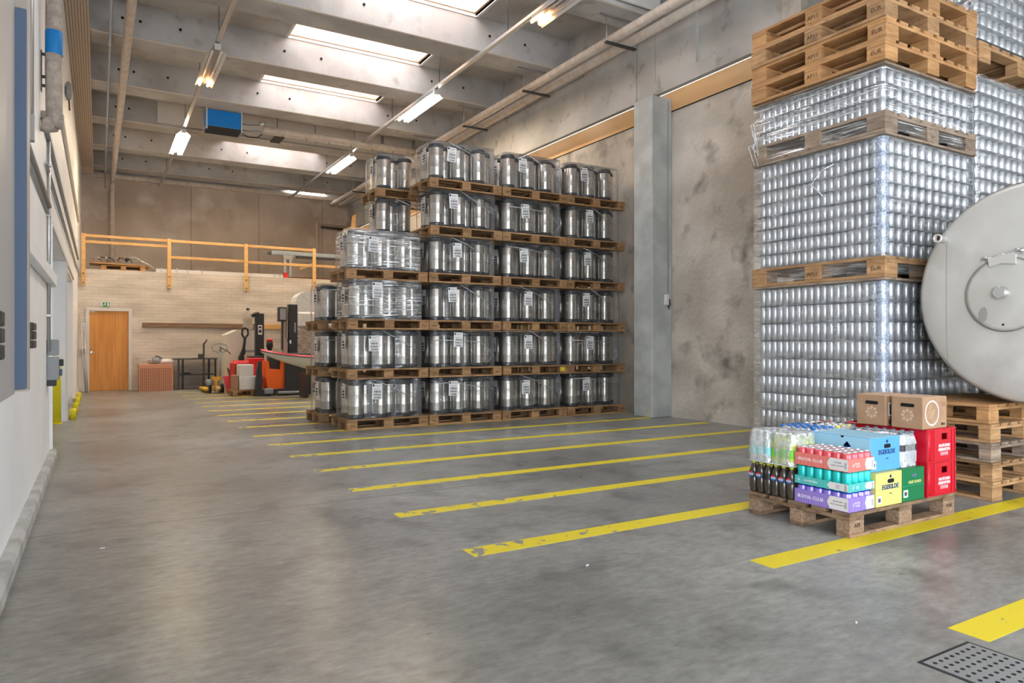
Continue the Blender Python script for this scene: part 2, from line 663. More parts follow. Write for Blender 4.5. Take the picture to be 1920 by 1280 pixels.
def struct(mb, name):
    return tag(mb.build(name), kind='structure')


def part(me_or_mb, name, parent, loc=(0, 0, 0), rz=0.):
    if isinstance(me_or_mb, MB):
        return me_or_mb.build(name, parent, loc, rz)
    o = bpy.data.objects.new(name, me_or_mb)
    C.objects.link(o)
    o.parent = parent
    o.location = loc
    o.rotation_euler = (0, 0, rz)
    return o


def copy_tree(o, parent=None, kids=None):
    c = o.copy()
    C.objects.link(c)
    c.parent = parent
    for ch in (kids[o.name] if kids and o.name in kids else list(o.children)):
        copy_tree(ch, c)
    return c


ORD = ['zeroth', 'first', 'second', 'third', 'fourth', 'fifth', 'sixth', 'seventh', 'eighth', 'ninth', 'tenth', 'eleventh',
       'twelfth', 'thirteenth', 'fourteenth', 'fifteenth', 'sixteenth', 'seventeenth', 'eighteenth', 'nineteenth', 'twentieth',
       'twenty-first', 'twenty-second', 'twenty-third', 'twenty-fourth', 'twenty-fifth']

TXT = {}


def text_mesh(s, size, mat, face='-Y', bold=.0, extrude=.0006, align='CENTER', sx=1.):
    key = (s, size, mat, face, align, sx)
    if key in TXT: return TXT[key]
    cu = bpy.data.curves.new('lettering', 'FONT')
    cu.body = s
    cu.size = size
    cu.extrude = extrude
    cu.offset = bold
    cu.align_x = align
    cu.align_y = 'CENTER'
    cu.resolution_u = 2
    o = bpy.data.objects.new('lettering', cu)
    C.objects.link(o)
    dg = bpy.context.evaluated_depsgraph_get()
    me = bpy.data.meshes.new_from_object(o.evaluated_get(dg))
    bpy.data.objects.remove(o)
    bpy.data.curves.remove(cu)
    for v in me.vertices:
        x, y, z = v.co
        x *= sx
        v.co = {'-Y': (x, -z, y), '-X': (-z, -x, y), '+X': (z, x, y)}[face]
    me.materials.clear()
    me.materials.append(MATS[mat])
    TXT[key] = me
    return me


def lettering(s, size, mat, parent, loc, face='-Y', **k):
    return part(text_mesh(s, size, mat, face, **k), 'lettering', parent, loc)

# ================================================================ the setting
WX = 8.2
struct(MB().box(-1.1, -5.4, -.2, 9.6, 25.5, 0, 'floor_concrete'), 'floor')

# left wall with two gate recesses
m = MB()
LW, LD = -.45, -.80
m.box(LD, -4.9, 4.2, LW, -.7, 6.7, 'white_paint')  # above an unseen opening added behind the camera to light left-facing sides
for a, b in ((-5.4, -4.9), (-.7, 9.0), (13.0, 13.4), (16.7, 20.5)):
    m.box(LD, a, 0, LW, b, 6.7, 'white_paint')
m.box(LD, 9.0, 2.52, LW, 13.0, 6.7, 'white_paint')
m.box(LD, 13.4, 2.45, LW, 16.7, 6.7, 'white_paint')
m.box(LD - .1, 8.9, 0, LD, 16.8, 2.6, 'garage_white')
m.box(LD, 20.5, 3.07, LW, 25.2, 6.7, 'white_paint')
m.box(LD, -5.4, 6.7, LW, 25.2, 7.4, 'ceiling_concrete')
struct(m, 'wall_left')
m = MB()
m.prism([(-.45, 0), (-.385, 0), (-.385, .07), (-.40, .10), (-.45, .10)], -.6, 9.0, 'kerb_paint')
m.prism([(-.45, 0), (-.40, 0), (-.40, .07), (-.45, .10)], 16.7, 20.45, 'kerb_paint')
struct(m, 'baseboard_left')
m = MB()
for z in (1.83,):
    m.box(-.45, 3.4, z, -.385, 8.95, z + .13, 'white_paint', .01)
m.box(-.45, 8.93, .1, -.425, 9.0, 2.5, 'white_paint')
m.box(-.45, 13.02, 0, -.42, 13.1, 2.5, 'white_panel')
m.box(-.45, 9.0, 2.5, -.425, 16.7, 2.56, 'white_panel')
struct(m, 'trim_1')

# right wall: concrete panels, board strip, daylight slot, upper beam wall, column
m = MB()
ys = [6.2, 12.4, 15.6, 18.8, 22.0, 25.2]
m.box(WX, 6.2, 0, WX + .3, 25.2, 5.06, 'panel_concrete')
m.box(7.83, 5.9, 5.27, 9.6, 6.2, 7.05, 'panel_concrete')
m.box(WX, 5.9, 0, 9.6, 6.2, 5.27, 'panel_concrete')
struct(m, 'wall_right')
m = MB()
m.box(WX + .002, 6.2, 5.075, WX + .09, 25.2, 5.40, 'orange_board')
m.box(WX, 6.2, 5.055, WX + .012, 25.2, 5.078, 'dark_gap')
m.box(WX + .1, 6.2, 5.52, WX + .3, 25.2, 5.95, 'smooth_concrete')  # block added to narrow the daylight slot and cut its light
struct(m, 'trim_2')
m = MB()
# upper wall: stands proud of the lower one, with joints and recessed fields
X0, X1 = 7.83, 7.93
m.box(X0, 9.12, 5.27, X1, 25.2, 5.60, 'smooth_concrete')
m.box(X0, 9.12, 6.25, X1, 25.2, 7.05, 'smooth_concrete')
m.box(X0 + .05, 9.12, 5.60, X1, 25.2, 6.25, 'smooth_concrete')
m.box(X0, 9.12, 5.60, X1, 10.6, 6.25, 'smooth_concrete')
m.box(X0, 8.66, 5.30, X1, 9.10, 7.05, 'smooth_concrete')
m.box(X0, 6.2, 5.27, X1, 8.66, 5.50, 'smooth_concrete')
m.box(X0, 7.75, 5.50, X1, 8.65, 7.05, 'smooth_concrete')
m.box(X0 + .06, 6.2, 5.50, X1, 7.75, 7.05, 'smooth_concrete')
m.box(X1, 6.2, 5.95, WX + .3, 25.2, 7.05, 'smooth_concrete')
struct(m, 'wall_right_upper')
m = MB()
m.box(7.77, 8.66, 0, WX, 9.12, 5.28, 'column_concrete', .012)
struct(m, 'column')
m = MB()
m.box(WX + .3, 5.9, 0, 9.7, 5.95, 7.1, 'panel_concrete')
m.box(9.3, -5.4, 0, 9.6, 5.95, 7.1, 'panel_concrete')
struct(m, 'wall_right_near')
# back: mezzanine front, floor, upper wall
m = MB()
m.box(LW, 20.5, 0, -.27, 20.8, 3.07, 'painted_brick')
m.box(-.27, 20.5, 2.09, .73, 20.8, 3.07, 'painted_brick')
m.box(.73, 20.5, 0, WX, 20.8, 3.07, 'painted_brick')
struct(m, 'wall_back')
struct(MB().box(LW, 20.8, 2.85, WX, 25.2, 3.065, 'smooth_concrete'), 'floor_mezzanine')
m = MB()
xs = [-.8, .42, 2.62, 4.75, 6.95, 8.6]
for a, b in zip(xs, xs[1:]):
    m.box(a + .006, 25.2, 2.9, b - .006, 25.5, 6.5, 'brown_concrete')
m.box(-.8, 25.23, 2.9, 8.6, 25.5, 6.5, 'dark_gap')
m.box(-.8, 25.2, 6.5, 9.3, 25.5, 7.4, 'ceiling_concrete')
struct(m, 'wall_back_upper')
struct(MB().box(-.3, 25.06, 6.33, 8.0, 25.2, 6.45, 'beige_pipe'), 'trim_3')
# front wall; unseen opening behind the camera, added and sized to admit daylight
m = MB()
m.box(-1.1, -5.6, 0, 3.4, -5.4, 7.4, 'white_paint')
m.box(7.2, -5.6, 0, 9.6, -5.4, 7.4, 'white_paint')
m.box(3.4, -5.6, 3.4, 7.2, -5.4, 7.4, 'white_paint')
struct(m, 'wall_front')

# ceiling: slab with skylight openings, ribs
m = MB()
DZ = 7.05
edges = [-5.6] + [y for y in RIBS[1:]] + [25.5]
ED = []
for k in range(len(RIBS)):
    y0 = RIBS[k] if k else -5.6
    y1 = RIBS[k + 1] if k + 1 < len(RIBS) else 25.5
    if k in SKY_BAYS:
        h0, h1 = y1 - 1.28, y1 - .06
        m.box(-.8, y0, DZ, 3.1, y1, DZ + .15, 'ceiling_concrete')
        m.box(5.8, y0, DZ, 9.6, y1, DZ + .15, 'ceiling_concrete')
        m.box(3.1, y0, DZ, 5.8, h0, DZ + .15, 'ceiling_concrete')
        m.box(3.1, h1, DZ, 5.8, y1, DZ + .15, 'ceiling_concrete')
    else:
        m.box(-.8, y0, DZ, 9.6, y1, DZ + .15, 'ceiling_concrete')
struct(m, 'ceiling')
for k, y in enumerate(RIBS):
    m = MB()
    x1 = 7.83 if y > 6.2 else 9.3
    m.prism([(y, 6.5), (y + RW, 6.5), (y + RW + .05, DZ), (y - .07, DZ)], -.45, x1, 'ceiling_concrete', axis='X')
    m.box(-.3, y + .002, 6.495, x1 - .1, y + .05, 6.512, 'cream_panel')
    if k > 2:
        for x in (.35, .62, 1.25, 3.05, 3.75, 6.1, 6.85):
            m.lathe([(.024, 0), (.024, .02)], 'hole_black', 8, (x, y - .045, 6.78), 'Y', cap=True)
    struct(m, 'ceiling_beam')
n = 0
for k in SKY_BAYS:
    y1 = RIBS[k + 1]
    h0, h1 = y1 - 1.28, y1 - .06
    n += 1
    m = MB()
    t = .04
    m.box(3.1, h0, DZ + .05, 5.8, h0 + t, DZ + .95, 'curb_pine')
    m.box(3.1, h1 - t, DZ + .05, 5.8, h1, DZ + .95, 'curb_pine')
    m.box(3.1, h0 + t, DZ + .05, 3.1 + t, h1 - t, DZ + .95, 'curb_pine')
    m.box(5.8 - t, h0 + t, DZ + .05, 5.8, h1 - t, DZ + .95, 'curb_pine')
    m.box(3.05, h0 - .05, DZ - .015, 5.85, h0, DZ + .05, 'white_panel')
    m.box(3.05, h1 - .02, DZ - .015, 5.85, h1 + .05, DZ + .05, 'white_panel')
    m.box(3.05, h0, DZ - .015, 3.1, h1, DZ + .05, 'white_panel')
    m.box(5.8, h0, DZ - .015, 5.85, h1, DZ + .05, 'white_panel')
    struct(m, 'window_%d' % n)
# closed light openings: pale boards under the slab
m = MB()
y0 = RIBS[8] + RW + .08
yb = RIBS[9] - .08
for xa, xb in ((1.22, 2.9), (2.93, 5.0), (5.03, 6.85), (6.95, 7.8)):
    m.box(xa, yb - .03, 6.53, xb, yb, DZ, 'cream_panel')
m.box(6.9, RIBS[5] - .11, 6.53, 7.75, RIBS[5] - .08, DZ, 'white_panel')
struct(m, 'trim_4')
# thin slab joints
m = MB()
for k in range(3, 11):
    y1 = RIBS[k + 1] if k + 1 < len(RIBS) else 25.2
    m.box(6.5, RIBS[k] + RW + .25, DZ - .006, 6.53, y1 - .3, DZ, 'smooth_concrete')
struct(m, 'trim_5')

# painted lines on the floor
for i, (y, xa) in enumerate([(1.58, 3.19), (2.67, 3.2), (3.69, 1.88), (4.75, 1.84), (5.75, 1.82), (6.78, 1.80), (7.76, 1.79), (8.75, 1.76),
                             (9.67, 1.75), (10.74, 1.75), (11.7, 1.74), (12.7, 1.72), (13.6, 1.71), (14.55, 1.7), (15.6, 1.69),
                             (16.67, 1.66), (17.7, 1.65), (18.8, 1.64)]):
    w = .083 if i < 3 else .07
    m = MB()
    m.box(xa, y - w, -.002, 8.1 if i > 4 else 8.9, y + w, .0012, 'stripe_yellow')
    struct(m, 'trim_%d' % (6 + i))

# door in the mezzanine front
d = tag(empty('door_1', (.23, 20.5, 0)), kind='structure')
m = MB()
m.box(-.43, .02, .005, .43, .07, 2.02, 'door_wood', .004)
part(m, 'door_leaf', d)
m = MB()
m.box(-.51, -.03, 0, -.43, .12, 2.1, 'door_frame', .006)
m.box(.43, -.03, 0, .51, .12, 2.1, 'door_frame', .006)
m.box(-.43, -.03, 2.02, .43, .12, 2.1, 'door_frame', .006)
m.box(-.43, .0, -.01, .43, .1, .006, 'rough_beam')
part(m, 'door_frame', d)
m = MB()
m.tube([(-.385, .02, .98), (-.385, -.04, .98), (-.27, -.04, .98)], .011, 'polished')
m.lathe([(.026, 0), (.026, .012)], 'polished', 12, (-.385, .008, .98), 'Y')
m.lathe([(.012, 0), (.012, .012)], 'dark_steel', 8, (-.385, .006, 1.06), 'Y')
part(m, 'door_handle', d)
m = MB()
m.box(-.41, .0, 1.985, -.31, .02, 2.01, 'white_panel')
part(m, 'door_closer', d)

# ================================================================ ceiling services
def light(x, y0, y1, glow, label, z=6.14):
    t = empty('ceiling_light', (x, (y0 + y1) / 2, z), label=label, cat='ceiling light', group='industrial lights on the ceiling rails')
    h = (y1 - y0) / 2
    m = MB()
    m.box(-.045, -h, -.03, .045, h, .05, 'grey_steel', .006)
    m.box(-.05, -h - .04, -.05, .05, -h, .05, 'white_panel', .004)
    part(m, 'housing', t)
    m = MB()
    for s in (-1, 1):
        m.raw([(s * .04, -h, 0), (s * .15, -h, -.09), (s * .15, h, -.09), (s * .04, h, 0)], [(0, 1, 2, 3)], 'white_panel')
        m.raw([(s * .045, -h, 0.004), (s * .155, -h, -.086), (s * .155, h, -.086), (s * .045, h, .004)], [(3, 2, 1, 0)], 'white_panel')
    part(m, 'reflector', t)
    m = MB()
    for s in (-1, 1):
        if glow == 'dim':
            m.tube([(s * .07, -h + .05, -.065), (s * .07, h - .35, -.065)], .02, 'lamp_lens', 8)
            m.tube([(s * .07, h - .35, -.065), (s * .07, h - .05, -.065)], .022, 'lamp_glow_dim', 8)
        else:
            m.tube([(s * .07, -h + .03, -.065), (s * .07, h - .03, -.065)], .026, 'lamp_glow', 8)
    part(m, 'lamp_tube', t)
    return t


light(1.7, 12.5, 14.35, 'dim', 'nearly dark ceiling light on the left rail above the blue heater')
light(1.7, 17.9, 19.9, 'on', 'glowing ceiling light farthest along the left rail')
light(5.7, 7.2, 9.0, 'dim', 'dim ceiling light on the right rail at the top of the picture')
light(5.7, 12.6, 14.4, 'on', 'brightly glowing ceiling light in the middle of the right rail')
light(5.7, 17.95, 19.9, 'on', 'glowing ceiling light farthest along the right rail')
for x, w in ((1.7, 'left'), (5.7, 'right')):
    m = MB()
    m.box(x - .03, -5, 6.2, x + .03, 24.9, 6.205, 'zinc')
    m.box(x - .035, -5, 6.2, x - .03, 24.9, 6.25, 'zinc')
    m.box(x + .03, -5, 6.2, x + .035, 24.9, 6.25, 'zinc')
    m.box(x - .012, -5, 6.206, x + .012, 24.9, 6.235, 'grey_steel')
    r = m.build('cable_rail')
    tag(r, 'galvanised rail carrying the %s row of ceiling lights' % w, 'cable rail', 'long rails below the ceiling')
    for y in (9.8, 12.45, 15.0, 17.7, 20.3, 22.9):
        h = MB()
        h.tube([(x + .015, y, 6.24), (x + .015, y, 7.0)], .006, 'dark_steel', 5)
        h.tube([(x + .015, y, 6.98), (x + .015, y - .03, 6.95), (x + .015, y, 6.92)], .006, 'dark_steel', 5)
        h.build('hanger', r)
t = empty('tube_light', (6.35, 25.1, 6.52), label='slim white tube light on the brown upper back wall', cat='tube light')
part(MB().box(-.68, -.0, .02, .68, .1, .07, 'white_panel', .008), 'housing', t)
part(MB().tube([(-.66, .03, 0), (.66, .03, 0)], .022, 'tube_glow', 8), 'lamp_tube', t)

# heater
t = empty('fan_heater', (2.46, 17.2, 6.05), label='blue hanging fan heater with dark louvres below', cat='heater')
m = MB()
m.box(-.38, -.2, .06, .38, -.19, .43, 'blue_paint', .004)
m.box(-.38, -.19, .06, -.375, .3, .43, 'blue_paint')
m.box(.375, -.19, .06, .38, .3, .43, 'blue_paint')
m.box(-.38, -.19, .42, .38, .3, .43, 'blue_paint')
part(m, 'casing', t)
m = MB()
for i in range(6):
    y = -.17 + i * .075
    m.prism([(y, .06), (y + .05, .0), (y + .055, .005), (y + .008, .065)], -.36, .36, 'dark_steel', axis='X')
m.box(-.38, .29, 0, .38, .3, .1, 'zinc')
part(m, 'louvre', t)
m = MB()
for s in (-1, 1):
    m.box(s * .37 - .012, -.22, -.02, s * .37 + .012, -.2, .62, 'white_panel')
    m.box(s * .37 - .012, .3, .0, s * .37 + .012, .32, .62, 'white_panel')
    m.tube([(s * .37, -.2, .45), (s * .37, .2, .9)], .012, 'dark_steel', 5)
part(m, 'bracket', t)
m = MB()
for z in (.12, .26):
    m.tube([(.38, 0, z), (.55, -.02, z - .02), (.7, -.05, z + .0), (.82, -.12, z - .01)], .016, 'grey_steel', 6)
m.tube([(.38, .02, .05), (.55, .02, -.03), (.75, -.04, -.02), (.84, -.1, .06)], .012, 'black_rubber', 6)
part(m, 'flexible_hose', t)

m = MB()
m.tube([(3.3, 17.0, 6.2), (7.2, 17.0, 6.2)], .075, 'beige_pipe', 14)
m.tube([(3.3, 17.03, 6.12), (5.5, 17.03, 6.12), (7.2, 17.03, 6.12)], .03, 'beige_pipe', 8)
m.lathe([(.03, -.06), (.08, -.04), (.08, .04), (.03, .06)], 'zinc', 12, (3.28, 16.95, 6.3))
for i in range(7):
    x = 3.75 + i * .55
    m.tube([(x, 17, 6.28), (x, 17, 6.06)], .007, 'dark_steel', 5)
tag(m.build('heating_pipe'), 'insulated pipe crossing the hall to the blue heater', 'pipe', 'insulated pipes near the ceiling')
m = MB()
m.tube([(7.2, -5, 6.17), (7.2, 24.9, 6.17)], .075, 'beige_pipe', 14)
tag(m.build('heating_pipe'), 'upper beige pipe of the pair along the right wall', 'pipe', 'insulated pipes near the ceiling')
m = MB()
m.tube([(7.5, -5, 6.15), (7.5, 24.9, 6.15)], .075, 'beige_pipe', 14)
tag(m.build('heating_pipe'), 'lower beige pipe of the pair, nearer the right wall', 'pipe', 'insulated pipes near the ceiling')
for y in (8.9, 11.45, 14.0, 16.6, 19.2, 21.9):
    m = MB()
    m.box(7.0, y - .03, 6.04, 7.62, y + .03, 6.07, 'dark_steel')
    m.tube([(7.02, y, 6.05), (7.02, y, 6.52)], .006, 'zinc', 5)
    m.tube([(7.62, y, 6.05), (7.62, y, 6.52)], .006, 'zinc', 5)
    m.box(6.9, y - .02, 6.48, 7.7, y + .02, 6.5, 'grey_steel')
    tag(m.build('pipe_hanger'), 'hanger holding the pair of pipes under the %s beam' % {8.9: 'nearest', 11.45: 'second', 14.0: 'third', 16.6: 'fourth', 19.2: 'fifth', 21.9: 'farthest'}[y], 'pipe hanger', 'hangers of the pipe pair')
m = MB()
m.tube([(.42, -5, 6.27), (.42, 12, 6.27), (.37, 24.85, 6.27), (.37, 24.9, 6.1), (.37, 24.9, 3.08)], .07, 'beige_pipe', 14)
tag(m.build('heating_pipe'), 'beige pipe above the lane that drops down the far corner', 'pipe', 'insulated pipes near the ceiling')
m = MB()
m.tube([(.17, -5, 6.38), (.17, 24.6, 6.38), (.17, 24.6, 5.9)], .022, 'grey_steel', 8)
for y in (11.3, 13.9, 16.5, 19.2, 21.8):
    m.lathe([(.035, -.03), (.035, .03)], 'zinc', 8, (.17, y, 6.38), 'Y')
tag(m.build('thin_pipe'), 'thin grey pipe beside the beige pipe at left', 'pipe')
m = MB()
m.box(-.44, -5, 6.36, -.13, 24.9, 6.375, 'perforated')
m.box(-.14, -5, 6.375, -.13, 24.9, 6.46, 'perforated')
for i in range(90):
    y = 6 + i * .2
    for x in (-.40, -.36, -.32, -.28, -.24, -.20, -.16):
        for q in range(3):
            m.raw([(x - .009, y + q * .066, 6.3585), (x + .009, y + q * .066, 6.3585), (x + .009, y + q * .066 + .032, 6.3585), (x - .009, y + q * .066 + .032, 6.3585)], [(0, 1, 2, 3)], 'rust')
tag(m.build('cable_tray'), 'wide perforated cable tray along the top of the left wall', 'cable tray')
t = empty('junction_strip', (3.95, 18.35, 6.42), label='dark hanging bracket between the heater and the right rail', cat='bracket')
part(MB().box(-.12, -.5, 0, .12, .5, .03, 'dark_steel'), 'plate', t)
part(MB().tube([(0, .3, .02), (.03, .3, .62)], .008, 'dark_steel', 5), 'hook', t)

# ================================================================ left wall furniture
t = empty('wrapped_pipe', (-.345, 7.5, 3.22), label='cloth-wrapped pipe with a blue band on the left wall', cat='pipe')
m = MB()
m.tube([(0, 0, .0), (0, 0, .05), (.0, 0, .3), (-.005, 0, .5), (0, 0, .9), (0, 0, 3.1)], [.05, .064, .066, .064, .066, .066], 'wrap_cloth', 16)
m.tube([(.01, -.02, -.02), (-.06, 0, -.035), (-.09, .0, -.03)], [.072, .07, .066], 'wrap_cloth', 14)
m.lathe([(.03, -.03), (.066, -.02), (.068, .04), (.06, .08)], 'wrap_cloth', 14, (.0, 0, -.03))
for i in range(7):
    a = i * .9
    m.tube([(.05, -.03, .05), (.062 + .014 * math.cos(a), -.05 - .01 * math.sin(a * 2), .04 + .022 * math.sin(a))], .007, 'wrap_cloth', 5)
part(m, 'wrapping', t)
part(MB().lathe([(.067, 0), (.069, .004), (.069, .205), (.067, .21)], 'blue_band', 20, (0, 0, .60), cap=False), 'blue_band', t)
m = MB()
for z in (.30, .38, .58):
    m.box(-.098, -.012, z, .0, .012, z + .022, 'dark_steel')
m.box(-.098, -.03, .26, -.09, .03, .62, 'dark_steel')
part(m, 'bracket', t)
m = MB()
m.tube([(-.43, 6.35, 2.9), (-.43, 6.35, 6.4)], .012, 'zinc', 8)
m.box(-.45, 6.31, 2.75, -.415, 6.39, 2.95, 'grey_plastic', .004)
tag(m.build('conduit'), 'thin grey conduit rising on the white wall left of the wrapped pipe', 'conduit', 'conduits on the left wall')
m = MB()
m.tube([(-.43, 8.4, 1.15), (-.43, 8.4, 3.7)], .016, 'zinc', 8)
for z in (1.5, 2.0, 2.5, 3.0, 3.5):
    m.box(-.45, 8.37, z, -.41, 8.43, z + .02, 'zinc')
tag(m.build('conduit'), 'vertical conduit running down to the grey switch boxes', 'conduit', 'conduits on the left wall')
m = MB()
m.tube([(-.425, 4.2, 2.62), (-.425, 8.38, 2.6)], .022, 'grey_plastic', 8)
m.tube([(-.435, 4.2, 2.55), (-.435, 8.38, 2.53)], .012, 'grey_plastic', 8)
tag(m.build('conduit'), 'level conduit on the near part of the left wall', 'conduit', 'conduits on the left wall')
m = MB()
m.box(-.447, 7.6, 3.27, -.41, 20.3, 3.34, 'white_panel', .004)
m.box(-.446, 7.6, 3.262, -.409, 20.3, 3.268, 'grey_plastic')
tag(m.build('cable_trunking'), 'long white cable trunking above the gate recesses', 'cable trunking', 'trunking on the left wall')
m = MB()
m.tube([(-.43, 8.0, 2.95), (-.43, 20.3, 2.95)], .014, 'grey_steel', 6)
m.tube([(-.43, 8.6, 2.88), (-.43, 18.3, 2.88)], .010, 'grey_plastic', 6)
tag(m.build('conduit'), 'pair of thin dark conduits below the white trunking', 'conduit', 'conduits on the left wall')
m = MB()
m.box(-.447, 9.0, 4.2, -.40, 20.4, 4.27, 'cream_panel', .004)
tag(m.build('cable_trunking'), 'cream cable trunking high above the gate recesses', 'cable trunking', 'trunking on the left wall')
t = empty('alarm_bell', (-.45, 12.9, 5.15), label='round grey alarm bell high on the left wall', cat='bell')
part(MB().lathe([(.05, 0), (.14, .02), (.15, .05), (.11, .085), (.02, .1)], 'grey_plastic', 20, (0, 0, 0), 'X'), 'gong', t)
part(MB().tube([(.05, 0, -.14), (.06, 0, -.3)], .012, 'rust', 6), 'pull_cord', t)
t = empty('switch_box', (-.42, 8.5, 1.0), label='stacked grey electric switch boxes at the recess corner', cat='switch box')
m = MB()
m.box(-.03, -.08, .11, .07, .08, .27, 'grey_plastic', .008)
m.box(-.03, -.10, -.14, .075, .1, .09, 'grey_plastic', .008)
m.box(-.03, -.06, -.2, .05, .06, -.14, 'dark_steel', .004)
part(m, 'housing', t)
m = MB()
m.box(.075, -.03, .0, .11, .03, .07, 'black_plastic', .006)
m.box(.075, -.03, -.1, .10, .03, -.03, 'gasket_blue', .006)
part(m, 'plug', t)
# tall bollard and low wall guards
t = empty('bollard', (-.56, 12.72, 0), label='tall yellow bollard standing in the first gate recess', cat='bollard')
part(MB().lathe([(.065, 0), (.065, .90), (.06, .92)], 'yellow_paint', 24, cap=True), 'post', t)
part(MB().lathe([(.09, 0), (.09, .01)], 'yellow_paint', 20), 'base_plate', t)
part(MB().box(-.01, -.068, .83, .05, -.05, .86, 'dark_gap'), 'slot', t)
for i, y in enumerate((13.25, 14.6, 16.0, 17.4)):
    m = MB()
    m.lathe([(.045, 0), (.045, .15), (.035, .17)], 'yellow_paint', 12)
    m.tube([(0, .05, .08), (.0, .9, .08)], .035, 'yellow_paint', 10)
    o = m.build('wall_guard', None, (-.36, y, 0))
    tag(o, 'low yellow wheel guard by the left wall, %s from the bollard' % ORD[i + 1], 'wall guard', 'yellow wheel guards along the left wall')

# folded gate leaf at the very left edge
t = empty('gate_leaf', (-.287, 3.4, 1.06), label='grey gate leaf with a blue-grey edge strip at the left border', cat='gate')
part(MB().box(-.05, -1.9, -.02, .0, .0, 2.6, 'gate_panel', .004), 'panel', t)
part(MB().box(-.01, -.002, .0, .0385, .03, 1.52, 'gasket_blue', .003), 'edge_strip', t)
part(MB().box(-.01, .03, -.01, .0405, .13, 2.4, 'gate_edge', .002), 'frame', t)
m = MB()
for k in range(3):
    m.box(.0, -.62, .13 + k * .055, .018, -.53, .18 + k * .055, 'dark_steel', .004)
part(m, 'hinge', t)
t = empty('wall_fitting', (-.435, 6.32, 1.2), label='dark grey three-knuckle hinge on the white wall', cat='hinge')
part(MB().box(-.015, -.16, 0, .025, .16, .06, 'dark_steel', .006).box(-.015, -.16, .065, .025, .16, .13, 'dark_steel', .006).box(-.015, -.16, .135, .025, .16, .19, 'dark_steel', .006), 'knuckle', t)

# fittings near the door
t = empty('exit_sign', (.13, 20.47, 2.13), label='small green exit sign above the wooden door', cat='sign')
part(MB().box(-.10, -.0, 0, .12, .03, .12, 'white_panel', .004), 'board', t)
m = MB()
m.box(-.04, -.006, .008, .115, .0, .112, 'green_sign')
part(m, 'green_field', t)
m = MB()
m.box(.06, -.009, .02, .10, -.006, .10, 'white_ink')
m.lathe([(.012, 0), (.012, .003)], 'white_ink', 8, (.012, -.009, .100), 'Y')
m.raw([(.0, -.009, .09), (.03, -.009, .08), (.02, -.009, .055), (.045, -.009, .03), (.03, -.009, .025), (.005, -.009, .055), (-.02, -.009, .03), (-.03, -.009, .04), (-.005, -.009, .065)],
      [(0, 1, 2, 5, 8), (2, 3, 4, 5), (5, 6, 7, 8)], 'white_ink')
part(m, 'pictogram', t)
t = empty('side_panel', (-.36, 20.46, 0), label='narrow white panel left of the wooden door', cat='panel')
part(MB().box(-.085, 0, 0, .08, .04, 1.72, 'door_frame', .004), 'board', t)
part(MB().box(-.085, -.015, 1.62, .085, .0, 1.72, 'door_frame', .004), 'top_rail', t)
t = empty('wall_switch', (-.33, 20.43, .93), label='small dark switch on the white panel beside the door', cat='switch')
part(MB().box(-.04, -.02, 0, .05, .03, .14, 'grey_plastic', .006), 'plate', t)
part(MB().tube([(.0, .0, 0), (.02, 0, -.2), (.0, .0, -.38)], .006, 'grey_plastic', 5), 'cable', t)
for i, (dx, lean) in enumerate(((0, .10), (.03, .13), (.055, .07))):
    m = MB().tube([(dx, -.25 + i * .03, .0), (dx - lean - .02, .08, 1.9 - .2 * i)], .012, 'zinc', 6)
    tag(m.build('leaning_rod', None, (-.28, 20.25, 0)), 'thin metal rod leaning in the corner by the door, %s from the door' % ORD[3 - i], 'rod', 'rods leaning in the corner')
m = MB().box(.0, 0, 0, 3.0, .06, .13, 'rough_beam', .008)
tag(m.build('wall_beam', None, (.97, 20.44, 1.61)), 'weathered brown timber rail fixed along the brick wall', 'timber rail')
m = MB().box(.0, 0, 0, 1.25, .06, .13, 'railing_pine', .008)
tag(m.build('wall_beam', None, (3.98, 20.44, 1.60)), 'fresh orange timber rail continuing behind the trucks', 'timber rail')

# pine railing on the mezzanine edge
for i, x in enumerate((-.33, 1.60, 3.52, 5.40)):
    m = MB()
    m.box(-.045, -.06, 0, .045, .0, 1.30, 'railing_pine', .006)
    m.lathe([(.018, 0), (.018, .012)], 'dark_steel', 8, (0, -.07, .07), 'Y').lathe([(.018, 0), (.018, .012)], 'dark_steel', 8, (0, -.07, .30), 'Y')
    tag(m.build('railing_post', None, (x, 20.49, 2.65)), 'pine railing post bolted to the mezzanine edge, %s from the left' % ORD[i + 1], 'railing post', 'pine posts of the mezzanine railing')
for xa, xb, z, n_ in ((-.29, 1.56, 3.87, 'top rail of the left railing bay'), (-.29, 1.56, 3.72, 'second rail of the left railing bay'),
                      (1.64, 3.48, 3.87, 'top rail of the middle railing bay'), (1.64, 3.48, 3.44, 'lower rail of the middle railing bay'),
                      (3.56, 5.36, 3.87, 'top rail of the right railing bay'), (3.56, 5.36, 3.42, 'lower rail of the right railing bay'),
                      (5.44, 7.2, 3.42, 'lower rail running on behind the kegs')):
    m = MB().box(0, 0, 0, xb - xa, .04, .07, 'railing_pine', .005)
    tag(m.build('railing_rail', None, (xa, 20.50, z)), 'pine ' + n_, 'railing rail', 'pine rails of the mezzanine railing')
m = MB().box(0, 0, 0, .04, 1.8, .07, 'railing_pine', .005)
tag(m.build('railing_rail', None, (5.44, 20.56, 3.5)), 'short pine rail going back from the rightmost post', 'railing rail', 'pine rails of the mezzanine railing')

